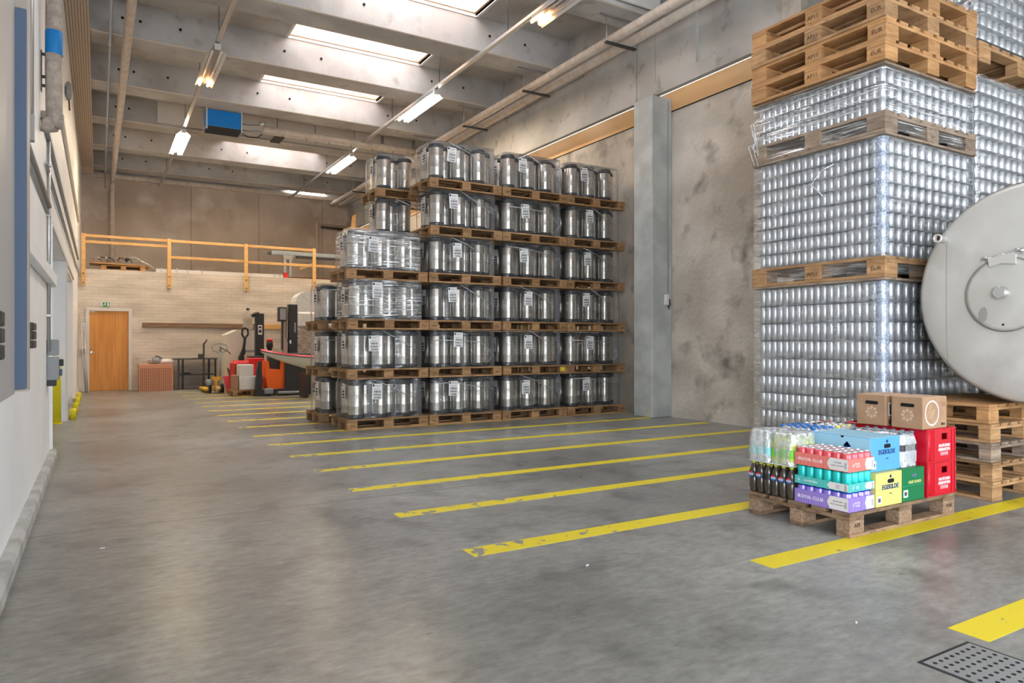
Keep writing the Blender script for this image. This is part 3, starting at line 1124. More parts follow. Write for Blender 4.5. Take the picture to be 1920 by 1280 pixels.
# column fittings on the right
m = MB()
m.tube([(8.1, 8.64, 2.05), (8.1, 8.64, 5.2)], .007, 'grey_plastic', 6)
tag(m.build('wall_cable'), 'pale cable running down the grey concrete column', 'cable')
t = empty('cable_socket', (8.05, 8.62, 1.85), label='small white socket hanging on the concrete column', cat='socket')
part(MB().box(-.035, -.03, -.0, .03, .035, .17, 'white_panel', .006), 'housing', t)
part(MB().tube([(.06, 0, .1), (.075, 0, .0), (.05, 0, -.06), (.03, -.0, .0)], .012, 'black_rubber', 6), 'plug', t)

# floor drain
t = empty('floor_drain', (2.93, 1.36, 0), label='perforated steel drain grate in the floor', cat='drain')
m = MB().box(-.17, -.17, -.001, .17, .17, .004, 'drain_steel')
part(m, 'grate', t)
m = MB()
for i in range(8):
    for j in range(8):
        m.lathe([(.0085, .0042), (.0085, .0052)], 'hole_black', 8, (-.14 + i * .04, -.14 + j * .04, 0))
part(m, 'hole_pattern', t)
part(MB().box(-.185, -.185, -.001, .185, -.17, .002, 'dark_gap').box(-.185, .17, -.001, .185, .185, .002, 'dark_gap').box(-.185, -.17, -.001, -.17, .17, .002, 'dark_gap').box(.17, -.17, -.001, .185, .17, .002, 'dark_gap'), 'frame', t)

# ================================================================ pallets
PAL = {}


def pallet_meshes(L, W, H, wood, stamp):
    k = (L, W, H, wood, stamp)
    if k in PAL: return PAL[k]
    s = H / .144
    zb, z1, z2, z3 = .022 * s, .10 * s, .122 * s, H
    deck = MB()
    bl = .145 * L / 1.2
    bw = .10 * W / .8
    for x in (0, (L - bl) / 2, L - bl):
        deck.box(x, 0, z1, x + bl, W, z2, wood, .002)
    n = 5 if W < 1 else 8
    wide = W / n * .82
    gap = (W - wide * n) / (n - 1)
    rnd = random.Random(n * 7 + int(L * 100))
    for i in range(n):
        y = i * (wide + gap)
        e0, e1 = rnd.uniform(-.004, .004), rnd.uniform(-.004, .004)
        w_ = wide if i in (0, n // 2, n - 1) else wide * .8
        yo = (wide - w_) / 2
        deck.box(e0, y + yo, z2, L + e1, y + yo + w_, z3, wood, .003)
    block = MB().box(0, 0, zb, bl, bw, z1, 'chipboard_block' if stamp == 'chip' else wood, .004)
    bottom = MB().box(0, 0, 0, L, bw, zb, wood, .003)
    PAL[k] = (deck.mesh('deck'), block.mesh('block'), bottom.mesh('bottom_board'), bl, bw)
    return PAL[k]


STAMPS = MB()


def pallet(loc, rz, L, W, H, wood, label, group, stamp='', stamps=(), blocks=9):
    d, b, bo, bl, bw = pallet_meshes(L, W, H, wood, stamp)
    t = empty('wooden_pallet', loc, rz, label, 'pallet', group)
    part(d, 'deck', t)
    for x in (0, (L - bl) / 2, L - bl):
        for y in (0, (W - bw) / 2, W - bw):
            part(b, 'block', t, (x, y, 0))
    for y in (0, (W - bw) / 2, W - bw):
        part(bo, 'bottom_board', t, (0, y, 0))
    for (s, x, z, face, yy) in stamps:
        me = text_mesh(s, H * .24, 'burnt_stamp', face)
        part(me, 'burnt_mark', t, (x, yy, z))
    return t


# ================================================================ wrapped keg loads
KR, KH = .1165, .545
m = MB()
m.lathe([(KR - .004, .05), (KR - .002, .056), (KR - .002, .17), (KR + .001, .178), (KR - .002, .186), (KR - .002, .34), (KR + .001, .348), (KR - .002, .356), (KR - .002, KH - .075), (KR - .012, KH - .055), (.085, KH - .04), (.03, KH - .03), (.028, KH - .012), (.0, KH - .01)], 'keg_steel', 26)
KEG = m.mesh('beer_keg')
KEG_TOP = MB().lathe([(KR - .003, KH - .076), (KR + .001, KH - .07), (KR + .001, KH - .03), (KR - .008, KH - .006), (KR - .018, KH), (KR - .032, KH), (KR - .032, KH - .03)], 'black_rubber', 26, cap=False).mesh('top_ring')
KEG_BOT = MB().lathe([(KR - .02, 0), (KR + .001, .004), (KR + .001, .052), (KR - .003, .058)], 'black_rubber', 26, cap=False).mesh('bottom_ring')


def keg(loc, label, group):
    t = part(KEG, 'beer_keg', None, loc, random.uniform(0, 6))
    tag(t, label, 'keg', group)
    part(KEG_TOP, 'top_ring', t)
    part(KEG_BOT, 'bottom_ring', t)
    return t


def wrap_mesh(x0, x1, y0, y1, h, seed, strand=True, sag=.012, mat='stretch_film'):
    rnd = random.Random(seed)
    m = MB()
    nx, ny, nz = 26, 16, 7
    per = []
    c = .06
    for i in range(nx): per.append((x0 + c + (x1 - x0 - 2 * c) * i / (nx - 1), y0, 0, -1))
    for i in range(1, ny): per.append((x1, y0 + c + (y1 - y0 - 2 * c) * i / (ny - 1), 1, 0))
    for i in range(nx): per.append((x1 - c - (x1 - x0 - 2 * c) * i / (nx - 1), y1, 0, 1))
    for i in range(1, ny): per.append((x0, y1 - c - (y1 - y0 - 2 * c) * i / (ny - 1), -1, 0))
    n = len(per)
    vs_ = []
    for k in range(nz + 1):
        z = -.03 + (h + .03) * k / nz
        for x, y, a, b in per:
            pin = .012 * math.sin(x * 18 + seed) * abs(b) + .010 * math.sin(y * 20 + seed) * abs(a)
            pin = min(0, pin) + rnd.uniform(-.002, .002)
            inset = -.015 if k == nz else 0
            vs_.append((x + a * (pin + inset), y + b * (pin + inset), z))
    fs = [[k * n + i, k * n + (i + 1) % n, (k + 1) * n + (i + 1) % n, (k + 1) * n + i] for k in range(nz) for i in range(n)]
    m.raw(vs_, fs, mat, True)
    top = vs_[-n:]
    cx, cy_ = (x0 + x1) / 2, (y0 + y1) / 2
    ring = [((x - cx) * .8 + cx, (y - cy_) * .8 + cy_, z + .002) for x, y, z in top]
    mid = [((x - cx) * .3 + cx, (y - cy_) * .3 + cy_, z - sag) for x, y, z in top]
    v = top + ring + mid + [(cx, cy_, h - sag)]
    f = [[j * n + i, j * n + (i + 1) % n, (j + 1) * n + (i + 1) % n, (j + 1) * n + i] for j in range(2) for i in range(n)]
    f += [[2 * n + i, 2 * n + (i + 1) % n, 3 * n] for i in range(n)]
    m.raw(v, f, 'stretch_film', True)
    if strand:
        s = seed % 4
        y = y0 - .005
        P = [[(x0 + .3, y, h * .98), (x0 + .6, y - .002, h * .80), (x1 - .10, y, h * .40)],
             [(x0 + .45, y, h * .99), (x0 + .75, y - .002, h * .72), (x1 - .10, y, h * .44)],
             [(x0 + .04, y, h * .72), (x0 + .5, y - .004, h * .70), (x1 - .3, y, h * .66), (x1 - .08, y, h * .3), (x1 - .2, y, h * .08)],
             [(x0 + .02, y, h * .84), (x0 + .4, y, h * .82), (x1 - .08, y, h * .62)]][s]
        m.tube(P, .0045, 'film_strand', 4)
    return m.mesh('stretch_wrap')


def ship_label(w=.15, h=.222):
    m = MB()
    m.box(-w / 2, -.0015, 0, w / 2, 0, h, 'paper_white')
    m.box(-w * .45, -.0025, h * .82, -w * .27, -.0015, h * .96, 'ink')
    for i in range(3):
        m.box(-w * .2, -.0025, h * (.90 - i * .045), w * (.42 - .1 * i), -.0015, h * (.915 - i * .045), 'ink_soft')
    rnd = random.Random(3)
    for z, zz in ((.42, .56), (.22, .36), (.05, .16)):
        x = -w * .32
        while x < w * .38:
            b = rnd.choice((.012, .02, .034)) * w
            m.box(x, -.0025, h * z, x + b, -.0015, h * zz, 'ink')
            x += b + rnd.choice((.014, .022, .03)) * w
    m.box(-w * .32, -.0025, h * .62, w * .2, -.0015, h * .635, 'ink_soft')
    m.box(-w * .32, -.0025, h * .67, w * .34, -.0015, h * .685, 'ink_soft')
    return m.mesh('shipping_label')


SHIP = ship_label()
WRAPS = [wrap_mesh(.0, 1.14, .0, .73, .565, s) for s in range(6)]
WRAPS.append(wrap_mesh(.0, 1.14, .0, .73, .565, 2, mat='film_glare'))
SX = [3.00, 4.255, 5.515, 6.77]             # left edges of the four front stacks
COLN = ['leftmost', 'second', 'third', 'rightmost']
LEVN = ['floor-level', 'second-level', 'third-level', 'fourth-level', 'fifth-level', 'top-level']
FY, PITCH, PH = 9.62, .712, .147
rl = random.Random(11)


def keg_load(x, y, lev, where, kegs, seed, labels=True, front=True, top=False):
    z = lev * PITCH
    dx, dy = rl.uniform(-.012, .012), rl.uniform(-.01, .01)
    if lev == 0: dx = 0
    x += dx
    y += dy
    ln = LEVN[lev]
    pallet((x, y, z), 0, 1.235, .80, PH, 'pallet_wood', 'wooden pallet under the %s kegs of %s' % (ln, where),
           'pallets of the keg stacks', stamps=([('EUR', .075, PH * .42, '-Y', -.001), ('EPAL', 1.16, PH * .42, '-Y', -.001)] if front else ()))
    bx, by, bz = x + .05, y + .035, z + PH
    names = {}
    for (i, j) in kegs:
        # i: column 0..5 (even = front file), j: row from the front
        kx = bx + .125 + i * .178
        ky = by + .122 + j * .317 + (.158 if i % 2 else 0)
        row = 'in front row' if j == 0 and i % 2 == 0 else 'in second row' if j == 0 else 'in third row' if i % 2 == 0 else 'in back row'
        pos = ORD[i // 2 + 1]
        row += ' left' if False else ''
        keg((kx, ky, bz + .004), 'steel keg, %s %s, %s load, %s' % (pos, row, ln, where), 'kegs wrapped on pallets')
    w = part(WRAPS[seed % 6 if seed < 90 else 6], 'stretch_wrap', None, (bx - .012, by - .012, bz + .008))
    tag(w, 'clear stretch wrap around the %s kegs of %s' % (ln, where), 'stretch wrap', 'stretch wraps on the keg loads')
    if labels:
        lx = rl.choice((.36, .40, .44)) if lev < 5 else .33
        if front:
            o = part(SHIP, 'shipping_label', w, (lx, -.004, .27 + rl.uniform(-.03, .03)))
            o.rotation_euler = (0, rl.uniform(-.06, .06), 0)
        o = part(SHIP, 'shipping_label', w, (-.006, .30 + rl.uniform(-.05, .05), .25 + rl.uniform(-.03, .03)), -PI / 2)
    return w


F6 = [(0, 0), (1, 0), (2, 0), (3, 0), (4, 0), (5, 0)]
LEFT = [(0, 1), (1, 1)]
for c in range(4):
    for lev in range(4 if c == 0 else 6):
        ks = list(F6) + [(4, 1), (5, 1)]
        if c == 0 or (c == 1 and lev > 3) or lev == 5:
            ks += LEFT
        if lev == 5 or (c == 0 and lev == 3):
            ks += [(2, 1), (3, 1)]
        keg_load(SX[c], FY, lev, 'the %s front stack' % COLN[c], ks, c * 3 + lev * 5 if (c, lev) not in ((0, 3), (0, 2)) else 96)
for lev in range(3):
    keg_load(2.90, 10.68, lev, 'the low stack behind at left', [(0, 0), (1, 0), (2, 0), (0, 1), (1, 1)], lev + 1, front=False)
for lev in range(3, 6):
    keg_load(3.80, 10.68, lev, 'the tall stack behind', [(0, 0), (1, 0), (2, 0), (0, 1), (1, 1)], lev + 2, front=False)
for lev in range(3):     # what carries the tall rear stack
    pallet((4.18, 10.68, lev * PITCH), 0, 1.235, .80, PH, 'pallet_wood', 'wooden pallet under the %s of the hidden base behind the kegs' % LEVN[lev], 'pallets of the keg stacks')
    tag(MB().box(0, 0, 0, 1.1, .7, PITCH - PH - .01, 'cardboard', .01).build('cardboard_carton', None, (4.24, 10.73, lev * PITCH + PH)),
        'brown carton, %s, hidden behind the second front stack' % LEVN[lev], 'carton', 'cartons carrying the tall rear stack')
m = MB()
def low_keg(x, y, z):
    m.lathe([(.11, 0), (KR, .01), (KR, .055), (KR - .003, .056), (KR - .003, KH - .075), (KR, KH - .074), (KR - .02, KH)], 'keg_steel', 14, (x, y, z), mat_of=lambda j: 'black_rubber' if j < 3 or j > 4 else 'keg_steel')
for c in range(4):
    for lev in range(4 if c == 0 else 6):
        for i in range(4):
            if (i < 2 and (c == 0 or lev == 5 or (c == 1 and lev > 3))) or (i > 1 and (lev == 5 or (c == 0 and lev == 3))): continue
            low_keg(SX[c] + .175 + i * .178, FY + .474 + (.158 if i % 2 else 0), lev * PITCH + PH + .004)
for x0_ in (5.45, 6.70):
    for lev in range(6):
        for i in range(6):
            low_keg(x0_ + .13 + i * .18, 10.82 + (.158 if i % 2 else 0), lev * PITCH + PH + .004)
tag(m.build('beer_kegs'), 'remaining steel kegs packed behind the visible ones inside the keg stacks', 'kegs', kind='stuff')
t = tag(part(MB().box(0, 0, 0, .085, .003, .06, 'yellow_paint'), 'yellow_tag', None, (SX[2] + 1.10, FY - .012, PITCH + .05)), 'small yellow tag on a block of a second-level pallet', 'tag')

# ================================================================ pallets of empty cans
CX, CY = 5.86, 3.57


def can_mesh(name, r, h, mat, lid='can_lid', rim=None, seg=16, lidface=True):
    m = MB()
    prof = [(r * .72, 0), (r * .80, .003), (r, r * .28), (r, h - r * .36), (r * .86, h - r * .10), (r * .80, h - .004), (r * .84, h), (r * .78, h), (r * .76, h - .004), (0, h - .005)]
    mo = lambda j: (rim or mat) if (rim and 2 < j <= 3) else lid if j >= 4 else mat
    m.lathe(prof, mat, seg, mat_of=mo)
    return m.mesh(name)


LAY = []       # (z0, layer height, n layers, d, name of the load)
LAY.append((.205, .1755, 9, .0705, 'bottom'))
LAY.append((2.005, .1305, 8, .0705, 'middle'))
LAY.append((3.265, .1305, 3, .0705, 'top'))
CAN = {'bottom': can_mesh('silver_can', .0345, .1735, 'can_aluminium', seg=14),
       'middle': can_mesh('silver_can', .0345, .1285, 'can_aluminium', seg=14)}
CAN['top'] = CAN['middle']
cands, rest = [], []
NY, NX = 19, 24
YAWS, YAWC = math.sin(math.atan2(775, 1312)), math.cos(math.atan2(775, 1312))


def grid(x0, y0, nx, ny, d):
    for i in range(nx):
        for j in range(ny):
            if i > 1 and j > 0:
                continue
            yield i, j, x0 + d / 2 + i * d * .866, y0 + d / 2 + j * d + (d / 2 if i % 2 else 0)


for (z0, lh, nl, d, nm) in LAY:
    ins = .045
    for k in range(nl):
        z = z0 + k * lh + .0015
        for i, j, x, y in grid(CX + ins, CY + ins, NX, NY, d):
            dep = x * YAWS + y * YAWC
            u = 960 + 1312 * (x * YAWC - y * YAWS) / dep
            v = 640 - 1312 * (z + lh / 2 - 1.25) / dep
            front = (i == 0) or (j == 0 and i % 2 == 0)
            hid = math.hypot((u - 1935) / 236, (v - 550) / 214) < 1 or (v > 790) or (u > 1612 and v > 735)
            if front and not hid and nm != 'top':
                cands.append(((lh / .13) / dep * (1 if i == 0 else .9), nm, k, i, j, x, y, z))
            else:
                rest.append((nm, x, y, z, lh))
cands.sort(key=lambda c: -c[0])
for (_, nm, k, i, j, x, y, z) in cands[:292]:
    o = part(CAN[nm], 'silver_can', None, (x, y, z))
    side = ('%s from corner on aisle face' % ORD[j + 1]) if i == 0 else ('%s from corner on tank face' % ORD[i // 2 + 1])
    tag(o, 'silver can, %s, layer %s, %s load' % (side, ORD[k + 1], nm), 'can', 'empty silver cans on the tall can stack')
for (_, nm, k, i, j, x, y, z) in cands[292:]:
    rest.append((nm, x, y, z, .1755 if nm == 'bottom' else .1305))
# second can stack, one mass with the remaining cans
C2X = 7.40
lay2 = [(.205, .176, 9, .075), (2.02, .14, 13, .0735), (4.22, .14, 8, .0735)]
for (z0, lh, nl, d) in lay2:
    for k in range(nl):
        for i, j, x, y in grid(C2X + .03, CY + .03, 24, 12, d):
            if i > 1 and z0 < 2: continue
            rest.append(('two', x, y, z0 + k * lh + .0015, lh))
m = MB()
for (nm, x, y, z, lh) in rest:
    r, h = .0345, lh - .002
    if nm == 'two': r = .036
    m.lathe([(r * .78, 0), (r, r * .28), (r, h - r * .36), (r * .82, h)], 'can_aluminium', 9, (x, y, z), mat_of=lambda j: 'can_lid' if j == 2 else 'can_aluminium')
tag(m.build('silver_cans'), 'remaining silver cans packed in layers on both tall can stacks', 'cans', kind='stuff')


def slips(x0, y0, sx, sy, z0, lh, nl, label, grp):
    m = MB()
    for k in range(nl + 1):
        z = z0 + k * lh
        m.box(x0, y0, z - .001, x0 + sx, y0 + sy, z + .0013, 'slip_sheet')
    tag(m.build('layer_pads'), label, 'layer pads', grp)


def film_sheet(x0, y0, x1, y1, z0, z1, seed, lh, mat='film_on_cans'):
    rnd = random.Random(seed)
    m = MB()
    pts = []
    n1, n2 = 22, 22
    for i in range(n1): pts.append((x0, y1 - (y1 - y0 - .03) * i / (n1 - 1), -1, 0))
    for i in range(n2): pts.append((x0 + .03 + (x1 - x0 - .03) * i / (n2 - 1), y0, 0, -1))
    pts += [(x1, y0 + .05, 1, 0), (x1, y1, 1, 0)]
    nz = int(round((z1 - z0) / lh * 2))
    vs_ = []
    for k in range(nz + 1):
        z = z0 + (z1 - z0) * k / nz
        for a, (x, y, p, q) in enumerate(pts):
            d_ = (.004 if k % 2 == 0 else -.006) + rnd.uniform(-.004, .004)
            vs_.append((x + p * d_, y + q * d_, z + rnd.uniform(-.006, .006)))
    n = len(pts)
    m.raw(vs_, [[k * n + i, k * n + i + 1, (k + 1) * n + i + 1, (k + 1) * n + i] for k in range(nz) for i in range(n - 1)], mat, True)
    return m


SY, SXX = 1.39, 1.50
for q, (z0, lh, nl, d, nm) in enumerate(LAY):
    slips(CX + .04, CY + .04, 1.475, 1.385, z0, lh, nl, 'grey layer pads between the cans of the %s load' % nm, 'layer pads of the can stack')
    m = film_sheet(CX + .025, CY + .025, CX + 1.53, CY + 1.43, z0 - .16 if q else z0 - .05, z0 + nl * lh + .03, q, lh, 'film_glare' if q == 2 else 'film_on_cans')
    if q == 1:
        m.tube([(CX + .02, CY + .5, 2.9), (CX + .0, CY + .62, 2.86), (CX + .01, CY + .74, 2.75), (CX + .015, CY + .62, 2.62)], .006, 'film_strand', 4)
    tag(m.build('stretch_wrap'), 'clear stretch wrap around the %s can load' % nm, 'stretch wrap', 'stretch wraps on the can stack')
m = MB()
for a, b in (((0, 0), (1.51, .07)), ((0, 1.36), (1.51, 1.43)), ((0, .07), (.07, 1.36)), ((1.44, .07), (1.51, 1.36))):
    m.box(CX + a[0], CY + a[1], 0, CX + b[0], CY + b[1], .02, 'pallet_wood_old')
FR = m.mesh('top_frame')
for q, (za, zb) in enumerate(((.22, 1.78), (2.02, 3.04))):
    rnd = random.Random(q + 40)
    w_ = MB()
    nz = int((zb - za) / .03)
    vv = []
    for k in range(nz + 1):
        for j, (dx_, dy_) in enumerate(((.012, .115), (.008, .07), (.006, .03), (.02, .012), (.06, .010))):
            e_ = rnd.uniform(-.012, .004)
            vv.append((CX + dx_ + (e_ if j < 3 else 0), CY + dy_ + (e_ if j > 2 else rnd.uniform(-.006, .006)), za + (zb - za) * k / nz + rnd.uniform(-.006, .006)))
    w_.raw(vv, [[k * 5 + j, k * 5 + j + 1, k * 5 + j + 6, k * 5 + j + 5] for k in range(nz) for j in range(4)], 'film_fold', True)
    tag(w_.build('film_fold'), 'crumpled bluish film fold down the near corner of the %s can load' % ('bottom', 'middle')[q], 'film fold', 'film folds on the can stack')
for z, n_ in ((1.7885, 'bottom'), (3.0535, 'middle'), (3.6625, 'top')):
    tag(part(FR, 'top_frame', None, (0, 0, z)), 'thin wooden top frame on the %s can load' % n_, 'frame', 'top frames of the can loads')
m = MB()
rr = random.Random(5)
for i in range(9):
    y = CY + 1.40 - rr.random() * .06
    m.tube([(CX + .02, y, 3.3 + rr.random() * .3), (CX - .03 - rr.random() * .03, y + .04, 3.2 + rr.random() * .3), (CX - .01, y, 3.0 + rr.random() * .3)], .003, 'film_strand', 4)
tag(m.build('film_tail'), 'torn tails of film at the far corner of the top can load', 'film tail')
PW, PL, PHH = 1.50, 1.44, .187


def canpallet(z, label, wood='pallet_wood', xo=0, yo=0, st=('APII', 'EUR')):
    # long boards run away from the camera: rotate the standard pallet a quarter turn
    return pallet((CX + xo + PW, CY + yo, z), PI / 2, PL, PW, PHH, wood, label, 'pallets of the can stack')


def marks(t, mid, cor):
    for s, yl in ((mid, PL / 2), (cor, .085)):
        me = text_mesh(s, .055, 'burnt_stamp', '-X')
        o = part(me, 'burnt_mark', t, (yl, PW + .001, PHH * .42), -PI / 2)


marks(canpallet(0, 'wooden pallet on the floor under the can stack'), 'AP11', 'EUR')
marks(canpallet(1.81, 'wooden pallet between the bottom and the middle can load'), 'AP11', 'EUR')
marks(canpallet(3.075, 'film-covered wooden pallet between the middle and the top can load', 'pallet_wood_old'), '', '')
for i in range(4):
    t = canpallet(3.69 + i * PHH, 'empty wooden pallet on top of the can stack, %s from below' % ORD[i + 1],
                  'pallet_wood_fresh' if i != 2 else 'pallet_wood', -.03 + .012 * (i % 2), -.02, )
    marks(t, 'AP11', 'EUR')
# second stack
m = MB()
for (z0, lh, nl, d) in lay2:
    slips(C2X, CY, 1.7, .95, z0, lh, nl, 'grey layer pads of the right can stack, load from height %s' % {.205: 'the floor', 2.02: 'the tank top', 4.22: 'above the upper pallet'}[z0], 'layer pads of the right can stack')
    if z0 > 2:
        tag(film_sheet(C2X - .012, CY - .012, C2X + 1.72, CY + .96, z0, z0 + nl * lh + .02, int(z0 * 9), lh).build('stretch_wrap'),
            'clear stretch wrap on the %s load of the right can stack' % ('lower' if z0 < 3 else 'upper'), 'stretch wrap', 'stretch wraps on the can stack')
for z, n_ in ((0, 'on the floor under the right can stack'), (1.81, 'in the right can stack behind the tank'), (3.985, 'high in the right can stack beside the empty pallets')):
    pallet((C2X + 1.72, CY - .02, z), PI / 2, 1.0, 1.74, .2, 'pallet_wood', 'wooden pallet ' + n_, 'pallets of the right can stack')

# ================================================================ steel tank and its pallets
for i in range(5):
    wood = ('pallet_wood', 'pallet_wood', 'pallet_wood_old', 'pallet_wood', 'pallet_wood_fresh')[i]
    dx = (.0, .0, -.02, -.025, -.055)[i]
    pallet((6.00 + dx + 1.2, 2.79, i * .152), PI / 2, .78, 1.2, .15, wood, 'loose wooden pallet beneath the steel tank, %s from the floor' % ORD[i + 1], 'pallets beneath the steel tank')
TX, TY, TZ, TR = 6.05, 2.545, 1.625, .85
t = empty('steel_tank', (TX, TY, TZ), label='large matte steel tank lying on stacked pallets', cat='tank')
m = MB()
prof = [(0, -.015)] + [(TR * math.sin(a * PI / 20), -.015 + .05 * (1 - math.cos(a * PI / 20)) ** 2) for a in range(1, 10)] + [(TR - .008, .035), (TR, .05), (TR, 2.3), (TR - .05, 2.36), (0, 2.42)]
m.lathe(prof, 'tank_steel', 96, axis='X', cap=False)
part(m, 'vessel', t)
m = MB()
m.lathe([(TR - .004, .036), (TR + .004, .044), (TR + .004, .056)], 'weld_seam', 96, axis='X', cap=False)
part(m, 'rim_weld', t)
HY, HZ, HR = .165, -.01, .287
m = MB()
m.lathe([(HR, .03), (HR + .004, -.020), (HR - .008, -.034), (HR - .03, -.038), (0, -.044)], 'tank_steel', 64, (0, HY, HZ), 'X')
m.lathe([(HR - .002, -.030), (HR + .003, -.034), (HR - .006, -.040)], 'weld_seam', 64, (0, HY, HZ), 'X', cap=False)
part(m, 'manhole_cover', t)
m = MB()
m.lathe([(.036, .0), (.046, -.03), (.046, -.095), (.042, -.102)], 'polished', 24, (-.0, HY + .015, HZ + .012), 'X')
part(m, 'cover_knob', t)
m = MB()
m.raw([(-.062, HY + .112, HZ + .285), (-.062, HY - .08, HZ + .318), (-.062, HY - .08, HZ + .225), (-.062, HY + .02, HZ + .238), (-.062, HY + .10, HZ + .215),
       (-.02, HY + .112, HZ + .285), (-.02, HY - .08, HZ + .318), (-.02, HY - .08, HZ + .225), (-.02, HY + .02, HZ + .238), (-.02, HY + .10, HZ + .215)],
      [(0, 1, 2, 3, 4), (5, 9, 8, 7, 6), (0, 5, 6, 1), (1, 6, 7, 2), (2, 7, 8, 3), (3, 8, 9, 4), (4, 9, 5, 0)], 'tank_steel')
m.tube([(-.045, HY + .135, HZ + .286), (-.045, HY - .10, HZ + .322)], .008, 'polished', 8)
m.lathe([(.012, -.03), (.016, 0), (.012, .03)], 'polished', 12, (-.045, HY + .125, HZ + .287), 'Y')
m.lathe([(.02, -.03), (.024, 0), (.02, .03)], 'polished', 12, (-.05, HY - .11, HZ + .324), 'Y')
part(m, 'hinge', t)
m = MB()
m.lathe([(.030, .02), (.030, -.075), (.036, -.078), (.036, -.10), (.024, -.10), (.022, -.02)], 'tank_steel', 24, (0, .64, .475), 'X', cap=False)
m.lathe([(.0235, -.06), (0, -.05)], 'rust', 20, (0, .64, .475), 'X', cap=False)
part(m, 'nozzle', t)
m = MB()
m.lathe([(.009, -.046), (0, -.047)], 'hole_black', 12, (0, HY + .01, HZ - .235), 'X', cap=False)
part(m, 'cover_hole', t)
m = MB()
for i in range(20):
    a0, a1 = 2 * PI * i / 20, 2 * PI * (i + 1) / 20
    pass
m.lathe([(.0, -.0452), (.062, -.0442), (.064, -.041)], 'weld_seam', 24, (0, 0, 0), 'X', cap=False, smooth=False)
for i in range(len(m.v)):
    x, y, z = m.v[i]
    m.v[i] = (x + .0005, HY + .155 + y * .5 - z * .12, HZ - .155 + z)
part(m, 'oval_mark', t)
m = MB().box(-.005, .612, -.55, -.0, .615, .44, 'weld_seam')
for i in range(len(m.v)):
    pass
m = MB()
vv, ff = [], []
for i in range(21):
    z = -.55 + i * .05
    r = math.hypot(.613, z)
    a = math.asin(min(1, r / TR)) * 20 / PI
    x = -.015 + .05 * (1 - math.cos(a * PI / 20)) ** 2
    vv += [(x - .0012, .611, z), (x - .0012, .615, z)]
ff = [[2 * i, 2 * i + 1, 2 * i + 3, 2 * i + 2] for i in range(20)]
m.raw(vv, ff, 'weld_seam')
part(m, 'weld_line', t)
m = MB()
for x in (.35, 1.7):
    m.prism([(-.35, -.83), (-.45, -.72), (-.30, -.80), (0, -.853), (.30, -.80), (.45, -.72), (.35, -.83), (.3, -.862), (-.3, -.862)], x, x + .12, 'tank_steel', axis='X')
part(m, 'saddle', t)

# ================================================================ mixed pallet in the foreground
GX, GY, GH = 4.095, 2.725, .158
pallet((GX, GY, 0), .004, 1.235, .80, GH, 'pallet_wood_worn', 'wooden pallet carrying mixed drinks on the yellow line', 'pallets with drinks', stamp='chip',
       stamps=(('EPAL', 1.165, .075, '-Y', -.0015), ('APII', .075, .075, '-Y', -.0015)))
Z0 = GH + .001


def tray(z, key, wall, title, names, label):
    """cardboard tray of 6 x 4 cans; outer walls with stripes, lettering and pale signs."""
    x0, y0, x1, y1 = 4.108, 2.742, 4.108 + .268, 2.742 + .402
    t = empty('drinks_tray', (x0, y0, z), label=label, cat='tray', group='trays of cans on the mixed pallet')
    w, l = x1 - x0, y1 - y0
    tk = .003
    m = MB()
    col = 'tray_' + key
    m.box(0, 0, 0, w, l, .003, col)
    m.box(0, 0, .003, tk, l, wall, col)
    m.box(w - tk, 0, .003, w, l, wall, col)
    m.box(tk, 0, .003, w - tk, tk, wall, col)
    m.box(tk, l - tk, .003, w - tk, l, wall, col)
    part(m, 'carton', t)
    m = MB()
    y = .006
    while y < l - .004:
        m.box(-.0008, y, .002, 0, y + .0022, wall - .002, 'stripe_' + key)
        y += .0125
    x = .008
    while x < w - .004:
        m.box(x, -.0008, .002, x + .0022, 0, wall - .002, 'stripe_' + key)
        x += .0125
    part(m, 'stripes', t)
    m = MB()
    e = -.0016
    zc = wall / 2
    a, b = .004, .155      # pale pointed sign on the aisle side, near corner
    m.prism([(a, .004), (b - .02, .004), (b, zc), (b - .02, wall - .003), (a, wall - .003)], e, -.0008, 'label_card', axis='X')
    part(m, 'sign', t)
    m = MB()
    m.prism([(w, .004), (w - .085, .004), (w - .10, zc), (w - .085, wall - .003), (w, wall - .003)], e, -.0008, 'label_card', axis='Y')
    part(m, 'sign', t)
    if title:
        lettering(title, wall * .36, 'white_ink', t, (-.0018, l - .125, zc), '-X', align='CENTER')
        m = MB()
        for k in range(8):
            an = k * PI / 4
            m.tube([(-.0022, l - .032 + .003 * math.cos(an), zc + .003 * math.sin(an)), (-.0022, l - .032 + .012 * math.cos(an), zc + .012 * math.sin(an))], .001, 'white_ink', 4)
            m.tube([(.045 + .003 * math.cos(an), -.0022, zc + .003 * math.sin(an)), (.045 + .012 * math.cos(an), -.0022, zc + .012 * math.sin(an))], .001, 'white_ink', 4)
        part(m, 'emblem', t)
        lettering('ROYAL\nCLUB', wall * .2, 'white_ink', t, (.088, -.0018, zc), '-Y')
    for s, zz, sz in names:
        lettering(s, sz, 'ink_soft', t, (-.0022, .078, zc + zz), '-X')
    m = MB()
    for i in range(7):
        m.box(w - .030, -.003, zc - .022 + i * .006, w - .012, -.0017, zc - .019 + i * .006, 'ink_soft')
    part(m, 'barcode', t)
    m = MB()
    for i in range(7):
        m.box(-.003, .014, zc - .022 + i * .006, -.0017, .03, zc - .019 + i * .006, 'ink_soft')
    part(m, 'barcode', t)
    return t


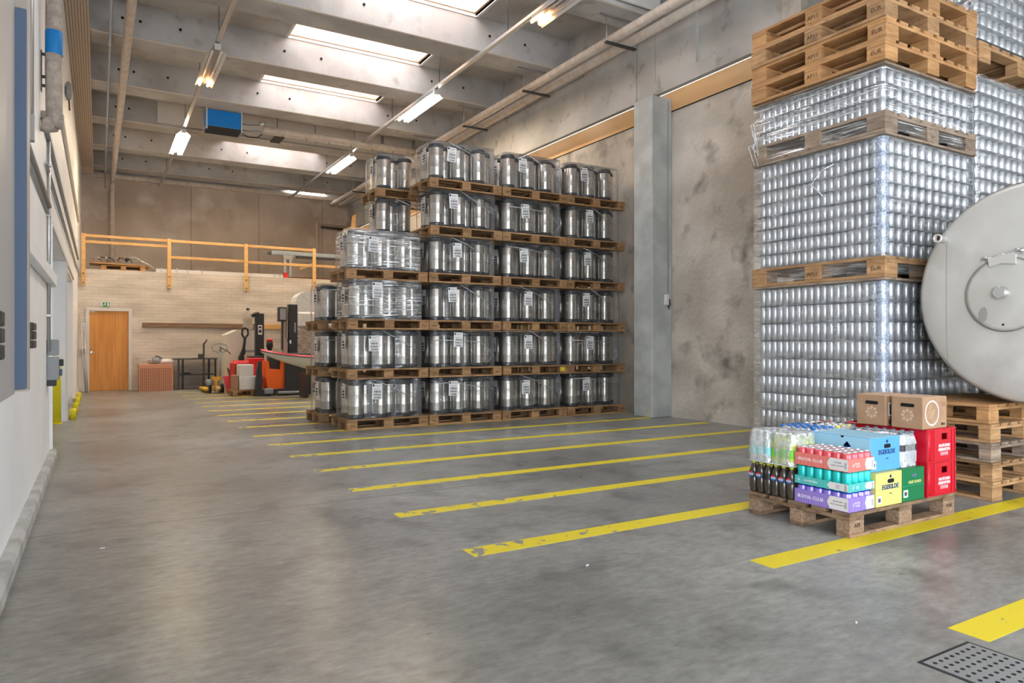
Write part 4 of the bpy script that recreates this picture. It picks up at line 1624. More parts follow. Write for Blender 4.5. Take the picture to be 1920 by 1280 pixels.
tray(Z0, 'purple', .090, 'ROYAL CLUB', (('GINGER BEER', .012, .012), ('APPLE & PASSIONFRUIT', -.008, .010)), 'purple striped tray of violet cans, bottom of the tray stack')
tray(Z0 + .128, 'teal', .052, 'MAYERTEEN', (('GREEN', .006, .010), ('APPLE', -.008, .010)), 'teal striped tray of turquoise cans in the middle of the tray stack')
tray(Z0 + .256, 'pink', .082, 'ROYAL CLUB', (('RHUBARB', .012, .012), ('BERRY & RASPBERRY', -.008, .010)), 'coral striped tray of pink cans on top of the tray stack')
D = {'violet': can_mesh('drink_can', .0325, .122, 'can_violet', rim='can_blue_rim', seg=24),
     'turquoise': can_mesh('drink_can', .0325, .122, 'can_teal', seg=24),
     'pink': can_mesh('drink_can', .0325, .116, 'can_pink', seg=24)}
TAB = MB().box(-.004, -.012, 0, .004, .010, .0012, 'can_lid').lathe([(.010, .0), (.010, .0008)], 'zinc', 12, (0, -.005, -.001)).mesh('pull_tab')
for lv, (c, nm) in enumerate((('violet', 'bottom'), ('turquoise', 'middle'), ('pink', 'top'))):
    for i in range(4):
        for j in range(6):
            if lv < 2 and i > 0 and j > 0: continue
            o = part(D[c], 'drink_can', None, (4.108 + .036 + i * .0655, 2.742 + .037 + j * .0655, Z0 + lv * .128 + .0035))
            tag(o, '%s can, %s tray, %s file from aisle, %s from near end' % (c, nm, ORD[i + 1], ORD[j + 1]), 'can', '%s cans in the %s tray' % (c, nm))
            if lv == 2:
                part(TAB, 'pull_tab', o, (0, 0, .112))


def bottle_mesh(r, h, mat, neck=.012):
    m = MB()
    hb = h - .018
    m.lathe([(r * .7, 0), (r * .94, .006), (r * .82, .018), (r, .035), (r, h * .46), (r * .9, h * .50), (r, h * .56), (r * .98, h * .68), (r * .62, h * .84), (neck, h * .90), (neck, hb)], mat, 20)
    return m.mesh('bottle')


CAPS = {}


def cap(c, r=.0145):
    if c not in CAPS:
        CAPS[c] = MB().lathe([(r, 0), (r, .014), (r * .85, .017), (0, .0175)], c, 14).mesh('cap')
    return CAPS[c]


def band(r, z0, z1, mat):
    return MB().lathe([(r, z0), (r, z1)], mat, 20, cap=False).mesh('label')


def logo_mesh():
    m = MB()
    r = .019

    def arc(a0, a1, n=10): return [(r * math.cos(a0 + (a1 - a0) * i / n), r * math.sin(a0 + (a1 - a0) * i / n)) for i in range(n + 1)]
    def put(poly, mat, x): m.prism([(-p[0], p[1]) for p in poly], x - .0006, x, mat, axis='X')
    put(arc(0, 2 * PI, 24)[:-1], 'white_ink', 0)
    put(arc(.35, PI - .35), 'label_red', -.0007)
    put(arc(PI + .35, 2 * PI - .35), 'label_blue', -.0007)
    return m.mesh('round_logo')


LOGO = logo_mesh()
R5 = .0315
B_COLA = bottle_mesh(R5, .222, 'bottle_cola')
B_LIME = bottle_mesh(R5, .215, 'bottle_lime')
B_MILK = bottle_mesh(R5, .215, 'bottle_milky')
B_CLR = bottle_mesh(R5, .238, 'bottle_clear')
L_COLA = band(R5 + .0006, .105, .15, 'label_black')
L_AQUA = band(R5 + .0006, .05, .105, 'label_aqua')
L_LIME = band(R5 + .0006, .05, .11, 'label_lime')
L_BLUE = band(R5 + .0006, .07, .12, 'label_blue')
BX, BY = 4.132, 3.187


def bottle(body, capc, lab, loc, label, grp, h, logo=False):
    o = part(body, 'bottle', None, loc)
    tag(o, label, 'bottle', grp)
    part(cap(capc), 'cap', o, (0, 0, h - .017))
    if lab: part(lab, 'label', o)
    if logo:
        part(LOGO, 'round_logo', o, (-R5 - .0012, 0, .128))
        part(text_mesh('PEPSI', .0125, 'label_blue', '-X'), 'lettering', o, (-R5 - .0026, 0, .128))
    return o


for i in range(2):
    for j in range(6):
        bottle(B_COLA, 'cap_lime', L_COLA, (BX + i * .066, BY + j * .0645, Z0), 'dark cola bottle, lime cap, %s file, %s from the trays' % (('aisle-side', 'inner')[i], ORD[j + 1]),
               'cola bottles on the mixed pallet', .222, logo=(i == 0 and j != 3))
Z1 = Z0 + .232
m = MB().box(4.102, 3.152, Z0 + .2255, 4.36, 3.53, Z0 + .2300, 'cap_white')
tag(m.build('layer_sheet'), 'white sheet between the cola bottles and the bottles above', 'sheet')
for i in range(4):
    for j in range(6):
        lime = j < 3
        bottle(B_LIME if lime else B_MILK, 'cap_white', L_LIME if lime else L_AQUA, (BX + i * .066, BY + j * .0645, Z1),
               '%s bottle, %s file from aisle, %s from the trays' % ('lime-yellow' if lime else 'milky clear', ORD[i + 1], ORD[j + 1]),
               '%s bottles in the upper pack' % ('lime-yellow' if lime else 'milky'), .215)


def pack_film(x0, y0, x1, y1, z0, z1, label, seed=1, mat='shrink_film'):
    rnd = random.Random(seed)
    m = MB()
    n = 40
    per = []
    for k in range(n):
        a = 2 * PI * k / n
        ca, sa = math.cos(a), math.sin(a)
        p = 5
        d = (abs(ca) ** p + abs(sa) ** p) ** (-1 / p)
        per.append((d * ca, d * sa))
    cx, cy_, hx, hy = (x0 + x1) / 2, (y0 + y1) / 2, (x1 - x0) / 2, (y1 - y0) / 2
    lev = [(0, 1.0), (.3, .992), (.6, .997), (.80, .985), (.93, .955), (1.0, .88), (1.0, .4)]
    vs_ = []
    for t_, s in lev:
        for px, py in per:
            w = rnd.uniform(-.004, .004)
            vs_.append((cx + px * (hx * s + w), cy_ + py * (hy * s + w), z0 + (z1 - z0) * t_ + (rnd.uniform(-.004, .004) if t_ > .9 else 0)))
    m.raw(vs_, [[j * n + i, j * n + (i + 1) % n, (j + 1) * n + (i + 1) % n, (j + 1) * n + i] for j in range(len(lev) - 1) for i in range(n)] +
          [[(len(lev) - 1) * n + i for i in range(n)]], mat, True)
    return tag(m.build('shrink_wrap'), label, 'shrink wrap', 'shrink wraps on the mixed pallet')


pack_film(4.094, 3.15, 4.368, 3.345, Z1, Z1 + .222, 'cloudy shrink wrap around the lime-yellow bottles', 1)
pack_film(4.094, 3.347, 4.368, 3.55, Z1, Z1 + .222, 'cloudy shrink wrap around the milky clear bottles', 2)
# cartons below the inner water packs, then blue-capped water bottles
for i, x in enumerate((4.385, 4.665, 4.94)):
    tag(MB().box(0, 0, 0, .27, .36, .232, 'cardboard', .003).build('cardboard_carton', None, (x, 3.16, Z0)), 'closed brown carton under the inner bottle packs, %s from the aisle' % ORD[i + 1], 'carton', 'cartons under the bottle packs')
Z2 = Z0 + .234
for i in range(4):
    for j in range(5):
        bottle(B_CLR, 'cap_blue', L_BLUE if i % 2 else None, (4.418 + i * .066, 3.225 + j * .066, Z2), 'blue-capped water bottle, %s file from aisle, %s from the blue box' % (ORD[i + 1], ORD[j + 1]), 'blue-capped water bottles', .238)
capc = ['cap_yellow', 'cap_white', 'cap_white', 'cap_black', 'cap_white']
for i in range(4):
    for j in range(5):
        c = capc[j] if i < 3 else ('cap_red' if j > 2 else 'cap_black')
        bottle(B_CLR, c, None, (4.70 + i * .066, 3.225 + j * .066, Z2), 'clear bottle, %s cap, far pack, %s file, %s from the camera' % (c[4:], ORD[i + 1], ORD[j + 1]), 'bottles of the far inner pack', .238)
pack_film(4.385, 3.19, 4.655, 3.53, Z2, Z2 + .226, 'clear shrink wrap around the blue-capped water bottles', 3)
pack_film(4.667, 3.19, 4.935, 3.53, Z2, Z2 + .232, 'clear shrink wrap around the far inner bottle pack', 4)


# printed cartons
def oval_hole(m, x, z, w, h, y=-.0012, axis='Y', mat='hole_black'):
    pts = []
    for k in range(16):
        a = 2 * PI * k / 16
        pts.append((x + (w / 2 - h / 2) * (1 if math.cos(a) > 0 else -1) + h / 2 * math.cos(a), z + h / 2 * math.sin(a)))
    m.prism(pts, y, 0, mat, axis=axis)


def barcode_sheet(x, z, w=.045, h=.05):
    m = MB().box(x, -.0012, z, x + w, 0, z + h, 'paper_white')
    rnd = random.Random(4)
    q = x + .008
    while q < x + w - .008:
        b = rnd.uniform(.0008, .003)
        m.box(q, -.002, z + .012, q + b, -.0012, z + h - .012, 'ink')
        q += b + rnd.uniform(.001, .0025)
    return m


def water_box(loc, sx, sy, h, col, label, light=None):
    t = empty('drinks_box', loc, label=label, cat='box', group='printed drinks boxes on the mixed pallet')
    part(MB().box(0, 0, 0, sx, sy, h, col, .003), 'carton', t)
    m = MB()
    oval_hole(m, sx * .56, h * .735, .075, .028)
    part(m, 'handle_hole', t)
    lettering('EGEKILDE', .043, 'navy_ink', t, (sx * .54, -.0012, h * .56), '-Y', bold=.0012, sx=1.0)
    lettering('CITRUS', .009, 'navy_ink', t, (sx * .55, -.0012, h * .36), '-Y')
    m = MB()
    for a, b in ((0, 0), (-.006, -.007), (.006, -.007)):
        m.lathe([(.0065, -.0012), (.0065, 0)], 'navy_ink', 10, (sx * .55 + a, 0, h * .90 + b), 'Y')
    m.box(sx * .55 - .0012, -.0014, h * .90 - .022, sx * .55 + .0012, 0, h * .90, 'navy_ink')
    part(m, 'tree_emblem', t)
    part(barcode_sheet(.012, .02), 'barcode_label', t)
    return t


y_ = water_box((4.388, 2.735, Z0), .292, .40, .222, 'carton_yellow', 'yellow drinks box with dark blue lettering beside the trays')
part(MB().box(0, -.0008, .112, .292, 0, .1135, 'stripe_teal'), 'fold_line', y_)
b_ = water_box((4.392, 2.775, Z0 + .2235), .332, .46, .224, 'carton_blue', 'light blue drinks box on top of the yellow one')
m = MB()
for a, b, r in ((0, 0, .016), (-.014, -.006, .012), (.014, -.006, .012), (0, .01, .012)):
    m.lathe([(r, -.0012), (r, 0)], 'navy_ink', 14, (0, .17 + a, .165 + b), 'X')
m.box(-.0014, .168, .135, 0, .172, .16, 'navy_ink').box(-.0014, .158, .133, 0, .182, .137, 'navy_ink')
part(m, 'side_emblem', b_)
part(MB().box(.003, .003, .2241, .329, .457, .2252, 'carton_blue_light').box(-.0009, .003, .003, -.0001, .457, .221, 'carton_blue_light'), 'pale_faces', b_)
m = MB()
m.prism([(.19, .224), (.22, .224), (.213, .211), (.197, .211)], -.0018, -.0005, 'hole_black', axis='X')
for xx in (.11, .2):
    m.box(xx, .1, .2253, xx + .05, .104, .2257, 'gasket_blue')
part(m, 'tear_slot', b_)
t = empty('drinks_box', (4.688, 2.735, Z0), label='dark green drinks box with yellow lettering beside the red crates', cat='box', group='printed drinks boxes on the mixed pallet')
part(MB().box(0, 0, 0, .262, .40, .224, 'carton_green', .003), 'carton', t)
lettering('FAXE KONDI', .029, 'pale_yellow_ink', t, (.145, -.0012, .128), '-Y', sx=.9)
m = MB()
oval_hole(m, .14, .174, .06, .02, mat='gasket_blue')
part(m, 'handle_hole', t)
part(barcode_sheet(.012, .03, .05, .05), 'barcode_label', t)
part(MB().box(0, -.0008, .105, .262, 0, .1065, 'can_teal'), 'fold_line', t)
# wrapped cola pack on the green box
for i in range(3):
    for j in range(6):
        if i == 1 and j > 0: continue
        bottle(B_CLR if True else 0, 'cap_grey', L_COLA if j == 0 or i == 0 else None, (4.772 + i * .068, 2.80 + j * .0655, Z0 + .228), 'grey-capped bottle on the green box, %s file, %s from the camera' % (ORD[i + 1], ORD[j + 1]), 'grey-capped bottles on the green box', .238)
pack_film(4.737, 2.765, 4.945, 3.165, Z0 + .226, Z0 + .455, 'crumpled clear shrink wrap around the grey-capped bottles', 6)
m = MB()
oval_hole(m, 0, 0, .11, .05)
part(text_mesh('PEPSI', .02, 'label_blue', '-Y'), 'x', None).name = 'tmp'
bpy.data.objects.remove(bpy.data.objects['tmp'])
# red crates
def crate(loc, label, front=True, L_=.39):
    t = empty('drinks_crate', loc, label=label, cat='crate', group='red drinks crates on the mixed pallet')
    W_, H_ = .362, .236
    tk = .008
    m = MB()
    m.box(0, 0, 0, W_, L_, .01, 'crate_red')
    m.box(0, 0, .01, tk, L_, H_, 'crate_red', .002)
    m.box(W_ - tk, 0, .01, W_, L_, H_, 'crate_red', .002)
    hx0, hx1, hz0, hz1 = .185, .262, .155, .200
    m.box(tk, 0, .01, W_ - tk, tk, hz0, 'crate_red').box(tk, 0, hz1, W_ - tk, tk, H_, 'crate_red').box(tk, 0, hz0, hx0, tk, hz1, 'crate_red').box(hx1, 0, hz0, W_ - tk, tk, hz1, 'crate_red')
    m.box(tk, L_ - tk, .01, W_ - tk, L_, H_, 'crate_red')
    for z in (.0, H_ - .012):
        m.box(-.006, -.006, z, W_ + .006, 0, z + .010, 'crate_red', .002).box(-.006, 0, z, 0, L_, z + .010, 'crate_red', .002)
        m.box(W_, 0, z, W_ + .006, L_, z + .010, 'crate_red', .002)
    for x in (.0, .06, .085, .315, .352):
        m.box(x, -.006, .01, x + .008, 0, H_ - .012, 'crate_red', .002)
    m.lathe([(.03, .01), (.03, H_ - .01)], 'crate_red', 16, (.03, .026, 0))
    part(m, 'body', t)
    if front:
        lettering('MAX PÅ STRØM', .028, 'white_ink', t, (.218, -.0012, .112), '-Y', sx=.72, bold=.0008)
        lettering('DRIKKER FRITTE FRA', .028, 'white_ink', t, (.218, -.0012, .084), '-Y', sx=.58, bold=.0008)
        m = MB()
        for a, b, c, d_ in ((.170, .044, .266, .046), (.170, .064, .266, .066), (.170, .046, .172, .064), (.264, .046, .266, .064)):
            m.box(a, -.0012, b, c, 0, d_, 'white_ink')
        part(m, 'outlined_badge', t)
        lettering('FAXE KONDI', .0135, 'white_ink', t, (.218, -.0012, .055), '-Y')
    return t


crate((4.985, 2.735, Z0), 'red drinks crate standing on the pallet corner')
crate((4.985, 2.735, Z0 + .2375), 'red drinks crate stacked on the corner one')
for k in range(2):
    crate((4.985, 3.135, Z0 + .2375 * k) if k else (5.212 - .227 + .0, 3.135, Z0), 'rear red drinks crate, %s of two' % ('upper' if k else 'lower'), front=False, L_=.22)
for k in range(2):
    for q, x in enumerate((5.185, 5.232)):
        o = part(MB().lathe([(.022, 0), (.022, .13), (.012, .17), (.012, .2)], ('paper_white', 'bottle_lime')[q], 14).mesh('bottle'), 'bottle', None, (x + .0, 2.775 + q * .02, Z0 + .2375 * k + .012))
        tag(o, '%s bottle seen through the hand hole of the %s red crate' % (('white', 'greenish')[q], ('lower', 'upper')[k]), 'bottle')


def flower(m, y, z, R, x=-.0008, mat='cardboard_pale'):
    m.lathe([(R * .14, -.0008), (R * .22, -.0008)], mat, 14, (0, y, z), 'X', cap=False)
    for k in range(8):
        a = k * PI / 4 + PI / 8 * 0
        ca, sa = math.cos(a), math.sin(a)
        P = lambda r, s: (y + r * ca - s * sa, z + r * sa + s * ca)
        m.prism([P(R * .34, 0), P(R * .72, R * .24), P(R * .92, R * .2), P(R * 1., 0), P(R * .92, -R * .2), P(R * .72, -R * .24)], x, 0, mat, axis='X')


def cardbox(loc, label, circle):
    t = empty('cardboard_box', loc, label=label, cat='cardboard box', group='brown cardboard boxes on the mixed pallet')
    W_, L_, H_ = .305, .225, .222
    part(MB().box(0, 0, 0, W_, L_, H_, 'cardboard', .003), 'carton', t)
    part(MB().box(.003, .003, H_, W_ - .003, L_ * .49, H_ + .002, 'cardboard_pale').box(.003, L_ * .51, H_, W_ - .003, L_ - .003, H_ + .002, 'cardboard_pale'), 'top_flap', t)
    m = MB()
    pts = []
    oval_hole(m, L_ * .48, H_ * .74, .10, .026, axis='X')
    part(m, 'handle_hole', t)
    m = MB()
    flower(m, L_ * .48, H_ * .42, .046)
    part(m, 'flower_print', t)
    if circle:
        m = MB()
        n = 40
        for k in range(n):
            a0, a1 = 2 * PI * k / n, 2 * PI * (k + 1) / n
            o = len(m.v)
            m.raw([(.115 + r * math.cos(a), -.0008, H_ * .5 + r * math.sin(a)) for r, a in ((.078, a0), (.090, a0), (.090, a1), (.078, a1))], [(0, 1, 2, 3)], 'tape_grey')
        part(m, 'ring_print', t)
        m = MB()
        for k, (a, b) in enumerate(((-.028, .03), (-.012, .044), (-.036, .012))):
            m.lathe([(.008, -.0008), (.012, -.0008)], 'cardboard_pale', 10, (.115 + a, 0, H_ * .5 + b), 'Y', cap=False)
        for k, d_ in enumerate((-.008, .006, .020)):
            m.tube([(.115 - .03 + d_, -.0008, H_ * .5 - .045), (.115 + .018 + d_, -.0008, H_ * .5 + .03)], .0028, 'cardboard_pale', 4)
        m.box(.232, -.001, .02, .258, 0, .038, 'ink').box(.262, -.001, .02, .268, 0, .036, 'ink').box(.272, -.001, .02, .278, 0, .036, 'ink')
        for k in range(4):
            m.box(.23, -.0008, H_ - .045 - k * .008, .29, 0, H_ - .043 - k * .008, 'rust')
        part(m, 'side_print', t)
    else:
        part(barcode_sheet(.035, .07, .05, .10), 'shipping_label', t)
        part(MB().box(.035, -.001, .012, .06, 0, .045, 'ink'), 'print', t)
    return t


cardbox((4.935, 2.737, Z0 + .476), 'brown cardboard box with a ring print on the near red crate', True)
cardbox((4.93, 3.0, Z0 + .476), 'brown cardboard box behind the one with the ring print', False)
for (x, y, r, s) in ((5.9, 2.35, .3, 1), (1.9, 2.9, 1.2, .5), (-.05, 3.2, .4, .6), (2.55, 3.45, .8, .35), (1.35, 2.1, 2, .3), (5.55, 2.15, .3, .7)):
    pass
for i, (x, y, a, L_, lab) in enumerate(((5.45, 2.28, -.2, .10, 'wood splinter on the floor right of the mixed pallet'), (2.35, 3.15, .3, .025, 'tiny white scrap on the bare floor'),
                                   (2.9, 1.9, .6, .02, 'tiny white scrap near the floor drain'), (.02, 4.9, .3, .03, 'small pale scrap on the floor near the left wall'))):
    m = MB()
    m.prism([(-L_ / 2, -L_ * .12), (L_ * .1, -L_ * .18), (L_ / 2, 0), (L_ * .2, L_ * .16), (-L_ / 2, L_ * .1)], 0, .004, 'pallet_wood_fresh' if i == 0 else 'paper_white', axis='Z')
    tag(m.build('scrap', None, (x, y, .0005), a), lab, 'scrap')

# ================================================================ things by the back wall
def wheel(m, x, y, r, w, mat='black_rubber', hub='grey_steel', axis='X'):
    m.lathe([(r * .55, -w / 2), (r * .92, -w / 2), (r, -w * .3), (r, w * .3), (r * .92, w / 2), (r * .55, w / 2)], mat, 20, (x, y, r), axis, cap=True)
    m.lathe([(r * .3, -w * .55), (r * .45, -w * .55), (r * .45, w * .55), (r * .3, w * .55)], hub, 12, (x, y, r), axis)


# perforated block crate with tools on it
t = empty('clay_block_stack', (1.24, 19.75, 0), label='tall orange-brown perforated crate beside the wooden door', cat='crate')
m = MB().box(-.38, -.1, 0, .38, .5, .68, 'clay_mesh', .006)
part(m, 'body', t)
m = MB()
for i in range(17):
    for j in range(15):
        m.box(-.355 + i * .0425, -.1015, .02 + j * .038, -.335 + i * .0425, -.0995, .042 + j * .038, 'rust')
part(m, 'perforation', t)
t = empty('tool_heap', (1.25, 19.9, .68), label='grey-green machine tool lying on the perforated crate', cat='tool')
m = MB()
m.lathe([(.02, -.1), (.085, -.07), (.095, .03), (.06, .1)], 'jack_grey', 14, (0, 0, .09), 'X')
m.lathe([(.02, -.06), (.07, -.04), (.07, .06)], 'stone_wrap', 14, (-.12, .02, .07), 'X')
m.box(.02, -.06, .13, .12, .06, .17, 'grey_steel', .01)
part(m, 'motor', t)
part(MB().tube([(-.05, 0, .11), (-.35, .0, .13), (-.42, 0, .14)], .011, 'zinc', 6).tube([(-.42, 0, .14), (-.45, .0, .18), (-.44, 0, .1), (-.41, 0, .1)], .008, 'zinc', 5), 'rod', t)
part(MB().tube([(-.02, -.05, .2), (.06, -.05, .19), (.14, -.05, .13)], .014, 'black_rubber', 6), 'handle', t)
t = tag(MB().lathe([(.02, -.16), (.055, -.13), (.06, 0), (.05, .1), (.015, .15)], 'foil_white', 12, (0, 0, .06), 'X').build('wrapped_bundle', None, (1.50, 19.92, .68), .3), 'pale wrapped bundle on the right end of the perforated crate', 'bundle')
# dark bench frame
t = empty('steel_bench', (2.2, 20.2, 0), label='dark steel bench frame with one shelf against the brick wall', cat='bench')
m = MB().box(-.53, -.28, .78, .52, .25, .81, 'dark_steel', .004)
part(m, 'top', t)
for x, y in ((-.42, -.25), (-.28, .2), (.36, .2), (.46, -.25)):
    part(MB().box(x - .022, y - .022, 0, x + .022, y + .022, .78, 'dark_steel'), 'leg', t)
part(MB().box(-.40, -.25, .37, .46, .2, .39, 'dark_steel'), 'shelf', t)
tag(MB().lathe([(.0, .0), (.13, .0), (.1, .04), (.03, .055), (0, .06)], 'black_rubber', 12).build('cap_hat', None, (1.98, 20.1, .39)), 'dark flat bundle lying on the bench shelf', 'bundle')
tag(MB().box(-.09, -.05, 0, .09, .05, .012, 'rough_beam').build('small_tool', None, (2.2, 20.05, .81)), 'thin flat tool lying on the bench top', 'tool')
t = empty('tall_jack', (2.33, 19.55, 0), label='thin dark pole jack with a small box standing before the bench', cat='jack')
part(MB().box(-.02, -.02, 0.28, .02, .02, 1.2, 'dark_steel').prism([(-.06, .0), (.06, .0), (.025, .35), (-.02, .35)], -.03, .03, 'dark_steel', axis='Y'), 'pole', t)
part(MB().box(-.13, -.06, .80, .0, .06, .93, 'dark_steel', .006), 'box', t)
part(MB().tube([(0, 0, 1.18), (.05, 0, 1.25), (.075, 0, 1.3)], .02, 'dark_steel', 6), 'lever', t)

# hand pallet truck
t = empty('hand_pallet_truck', (2.44, 18.2, 0), label='hand pallet truck with yellow pump body and grey loop handle', cat='pallet truck')
part(MB().tube([(0.08, 0, .36), (.10, .02, 1.0)], .030, 'jack_grey', 10).tube([(.10, .02, 1.0), (.10, .02, 1.14)], .02, 'jack_grey', 8), 'drawbar', t)
pts = [(.10, .02, 1.20), (-.04, 0, 1.19), (-.10, 0, 1.12), (-.06, 0, 1.03), (.10, .02, .96), (.26, .02, 1.03), (.24, .02, 1.16), (.10, .02, 1.20)]
part(MB().tube(pts, .014, 'jack_grey', 8).tube([(.10, .0, 1.1), (.26, -.02, 1.02), (.33, -.04, .94)], .011, 'black_plastic', 6), 'handle_loop', t)
m = MB()
m.prism([(-.10, .40), (.10, .40), (.09, .34), (.03, .30), (.02, .12), (-.03, .12), (-.04, .30), (-.09, .34)], -.05, .05, 'jack_yellow', axis='Y')
m.box(-.03, -.07, .13, .03, .07, .3, 'jack_yellow', .01)
part(m, 'pump_body', t)
part(MB().box(-.22, .05, .22, -.08, .2, .33, 'jack_grey', .02).lathe([(.05, 0), (.05, .14)], 'jack_grey', 12, (-.15, .0, .2)), 'counterweight', t)
m = MB(); wheel(m, 0, 0, .115, .06)
for x, y in ((-.12, .12), (.15, .05)):
    part(m, 'wheel', t, (x, y, 0)) if False else part(MB_ := m.mesh('wheel'), 'wheel', t, (x, y, 0))
m = MB(); wheel(m, 0, 0, .09, .05, 'cardboard_pale')
part(m, 'front_wheel', t, (.0, -.12, 0))
for x in (-.16, .14):
    part(MB().box(x - .08, .15, .05, x + .08, 1.25, .10, 'jack_yellow', .01), 'fork', t)
# red hand truck forks
t = empty('hand_pallet_truck', (2.66, 17.95, 0), label='pink-red pallet truck fork standing behind the yellow one', cat='pallet truck')
m = MB().prism([(-.10, .42), (.06, .42), (.16, .0), (.0, .0)], -.05, .03, 'jack_pink', axis='Y')
part(m, 'fork', t)
part(MB().lathe([(.03, -.055), (.03, -.048)], 'rust', 12, (.09, 0, .1), 'Y'), 'axle_hole', t)
part(MB().prism([(.0, .62), (.05, .6), (.22, .0), (.15, .0)], .06, .11, 'rough_beam', axis='Y'), 'lever', t)

# electric pallet truck, red
t = empty('electric_pallet_truck', (2.9, 17.75, 0), label='red electric pallet truck with black tiller head', cat='pallet truck')
m = MB()
m.box(-.16, -.2, .12, .46, .35, .62, 'truck_red', .03)
m.box(.20, -.22, .10, .52, .36, .86, 'truck_red', .02)
m.box(-.17, -.18, .10, .26, .34, .80, 'truck_red', .07)
part(m, 'body', t)
part(MB().box(-.13, -.225, .2, .22, -.19, .72, 'rust', .02), 'front_recess', t)
part(MB().box(.22, -.18, .86, .50, .3, .90, 'black_plastic', .012).box(-.02, -.1, .8, .1, .05, .9, 'black_plastic', .012), 'top_cover', t)
part(MB().tube([(.02, -.05, .86), (.08, -.06, 1.0), (.09, -.06, 1.1), (.11, -.06, 1.25), (.12, -.06, 1.36)], [.05, .055, .035, .03, .035], 'black_plastic', 10), 'tiller', t)
part(MB().tube([(.10, -.06, 1.34), (.05, -.06, 1.42), (.06, -.06, 1.54), (.12, -.06, 1.58), (.18, -.06, 1.54), (.19, -.06, 1.42), (.13, -.06, 1.34)], .022, 'black_plastic', 8), 'tiller_head', t)
m = MB(); wheel(m, 0, 0, .10, .08)
part(m, 'wheel', t, (.15, 0, 0))
for x in (-.06, .18):
    part(MB().box(x - .07, .35, .06, x + .07, 1.05, .12, 'truck_red', .01), 'fork', t)

# boxes on a pallet before it
pallet((2.62, 16.86, 0), .02, .86, .6, .14, 'pallet_wood', 'small pallet with white boxes before the red truck', 'pallets by the back wall', blocks=9)
tag(MB().box(0, 0, 0, .50, .42, .30, 'foil_white', .01).build('white_box', None, (2.76, 16.9, .145)), 'wide white wrapped box on the small pallet', 'box', 'white boxes before the red truck')
tag(MB().box(0, 0, 0, .32, .34, .27, 'white_panel', .008).build('white_box', None, (2.76, 16.93, .447)), 'tall white box standing on the wide wrapped box', 'box', 'white boxes before the red truck')
tag(MB().box(0, 0, 0, .10, .42, .33, 'cardboard', .006).build('brown_box', None, (2.64, 16.9, .145)), 'narrow pink-brown box at the left end of the small pallet', 'box')
# ivory container with wrapped figure on top
t = empty('ivory_container', (3.2, 19.15, 0), label='large ivory container behind the red truck', cat='container')
m = MB().prism([(-.43, .0), (.5, .0), (.5, 1.52), (-.16, 1.55), (-.43, 1.42)], -.3, .55, 'ivory', axis='Y')
part(m, 'body', t)
part(MB().box(-.05, -.305, .98, .25, -.3, 1.03, 'grey_plastic'), 'band', t)
part(MB().box(-.44, -.32, 0, .51, .56, .06, 'cream_panel'), 'foot', t)
t = empty('wrapped_bottle', (3.33, 19.1, 1.552), label='dusty plastic-wrapped vessel standing on the ivory container', cat='vessel')
part(MB().lathe([(.10, 0), (.13, .08), (.115, .2), (.135, .26), (.12, .36), (.05, .46), (.035, .52)], 'stone_wrap', 14), 'vessel', t)
part(MB().lathe([(.04, .5), (.04, .56), (.0, .57)], 'black_plastic', 10), 'stopper', t)
# black mast with label
t = empty('stacker_truck', (3.44, 18.3, 0), label='black mast of a stacker behind the red pallet truck', cat='stacker')
part(MB().box(-.08, -.06, .0, .13, .10, 1.95, 'truck_black', .012), 'mast', t)
part(MB().tube([(.0, -.02, 1.95), (-.10, -.06, 1.93), (-.16, -.05, 1.87)], .045, 'truck_black', 8), 'mast_head', t)
part(MB().box(-.02, -.065, 1.42, .08, -.06, 1.66, 'paper_white').box(.0, -.068, 1.58, .06, -.065, 1.63, 'ink').box(.0, -.068, 1.47, .06, -.065, 1.54, 'ink'), 'label', t)
part(MB().box(-.1, -.08, 0, .3, .45, .12, 'truck_black', .02), 'chassis', t)
t = empty('control_handle', (3.62, 17.85, 1.04), label='black control head with red button above the canoe', cat='control')
part(MB().tube([(0, 0, -1.04), (0, 0, -.1), (0, 0, .0), (0, .0, .1), (0, 0, .22)], [.03, .03, .05, .085, .07], 'black_plastic', 10), 'head', t)
part(MB().lathe([(.075, .0), (.07, .04), (.02, .06)], 'label_red', 12, (0, 0, .22)), 'button', t)

# orange and black stacker in front
t = empty('stacker_truck', (3.85, 16.75, 0), label='orange and black electric stacker with a tall dark mast', cat='stacker')
part(MB().box(-.12, -.1, .0, .48, .62, .98, 'truck_black', .02), 'body', t)
m = MB()
m.prism([(-.50, .18), (-.42, .10), (-.12, .06), (-.12, .95), (-.19, .97), (-.21, .60), (-.45, .62), (-.47, .80), (-.53, .80), (-.54, .45)], .0, .45, 'truck_orange', axis='Y')
part(m, 'cowl', t)
part(MB().box(-.44, .1, .5, -.2, .4, .95, 'truck_black', .02), 'seat_recess', t)
part(MB().prism([(-.78, .1), (-.64, .1), (-.62, .3), (-.64, .78), (-.70, .80), (-.74, .6)], -.05, .08, 'truck_black', axis='Y'), 'side_guard', t)
m = MB()
m.prism([(-.78, .02), (.50, .02), (.50, .12), (.1, .14), (-.2, .16), (-.5, .13), (-.78, .15)], -.12, .08, 'truck_black', axis='Y')
m.box(-.60, -.16, .05, -.40, -.1, .18, 'grey_plastic', .02)
m.box(-.30, -.15, .04, .2, -.1, .10, 'grey_plastic', .02)
part(m, 'base', t)
m = MB(); wheel(m, 0, 0, .075, .06)
wm = m.mesh('wheel')
for x in (-.5, -.25, .3):
    part(wm, 'wheel', t, (x, -.05, 0))
m = MB()
m.box(-.10, .18, .9, .0, .32, 1.75, 'gate_edge', .006)
m.box(.02, .15, .9, .22, .36, 2.13, 'truck_black', .01)
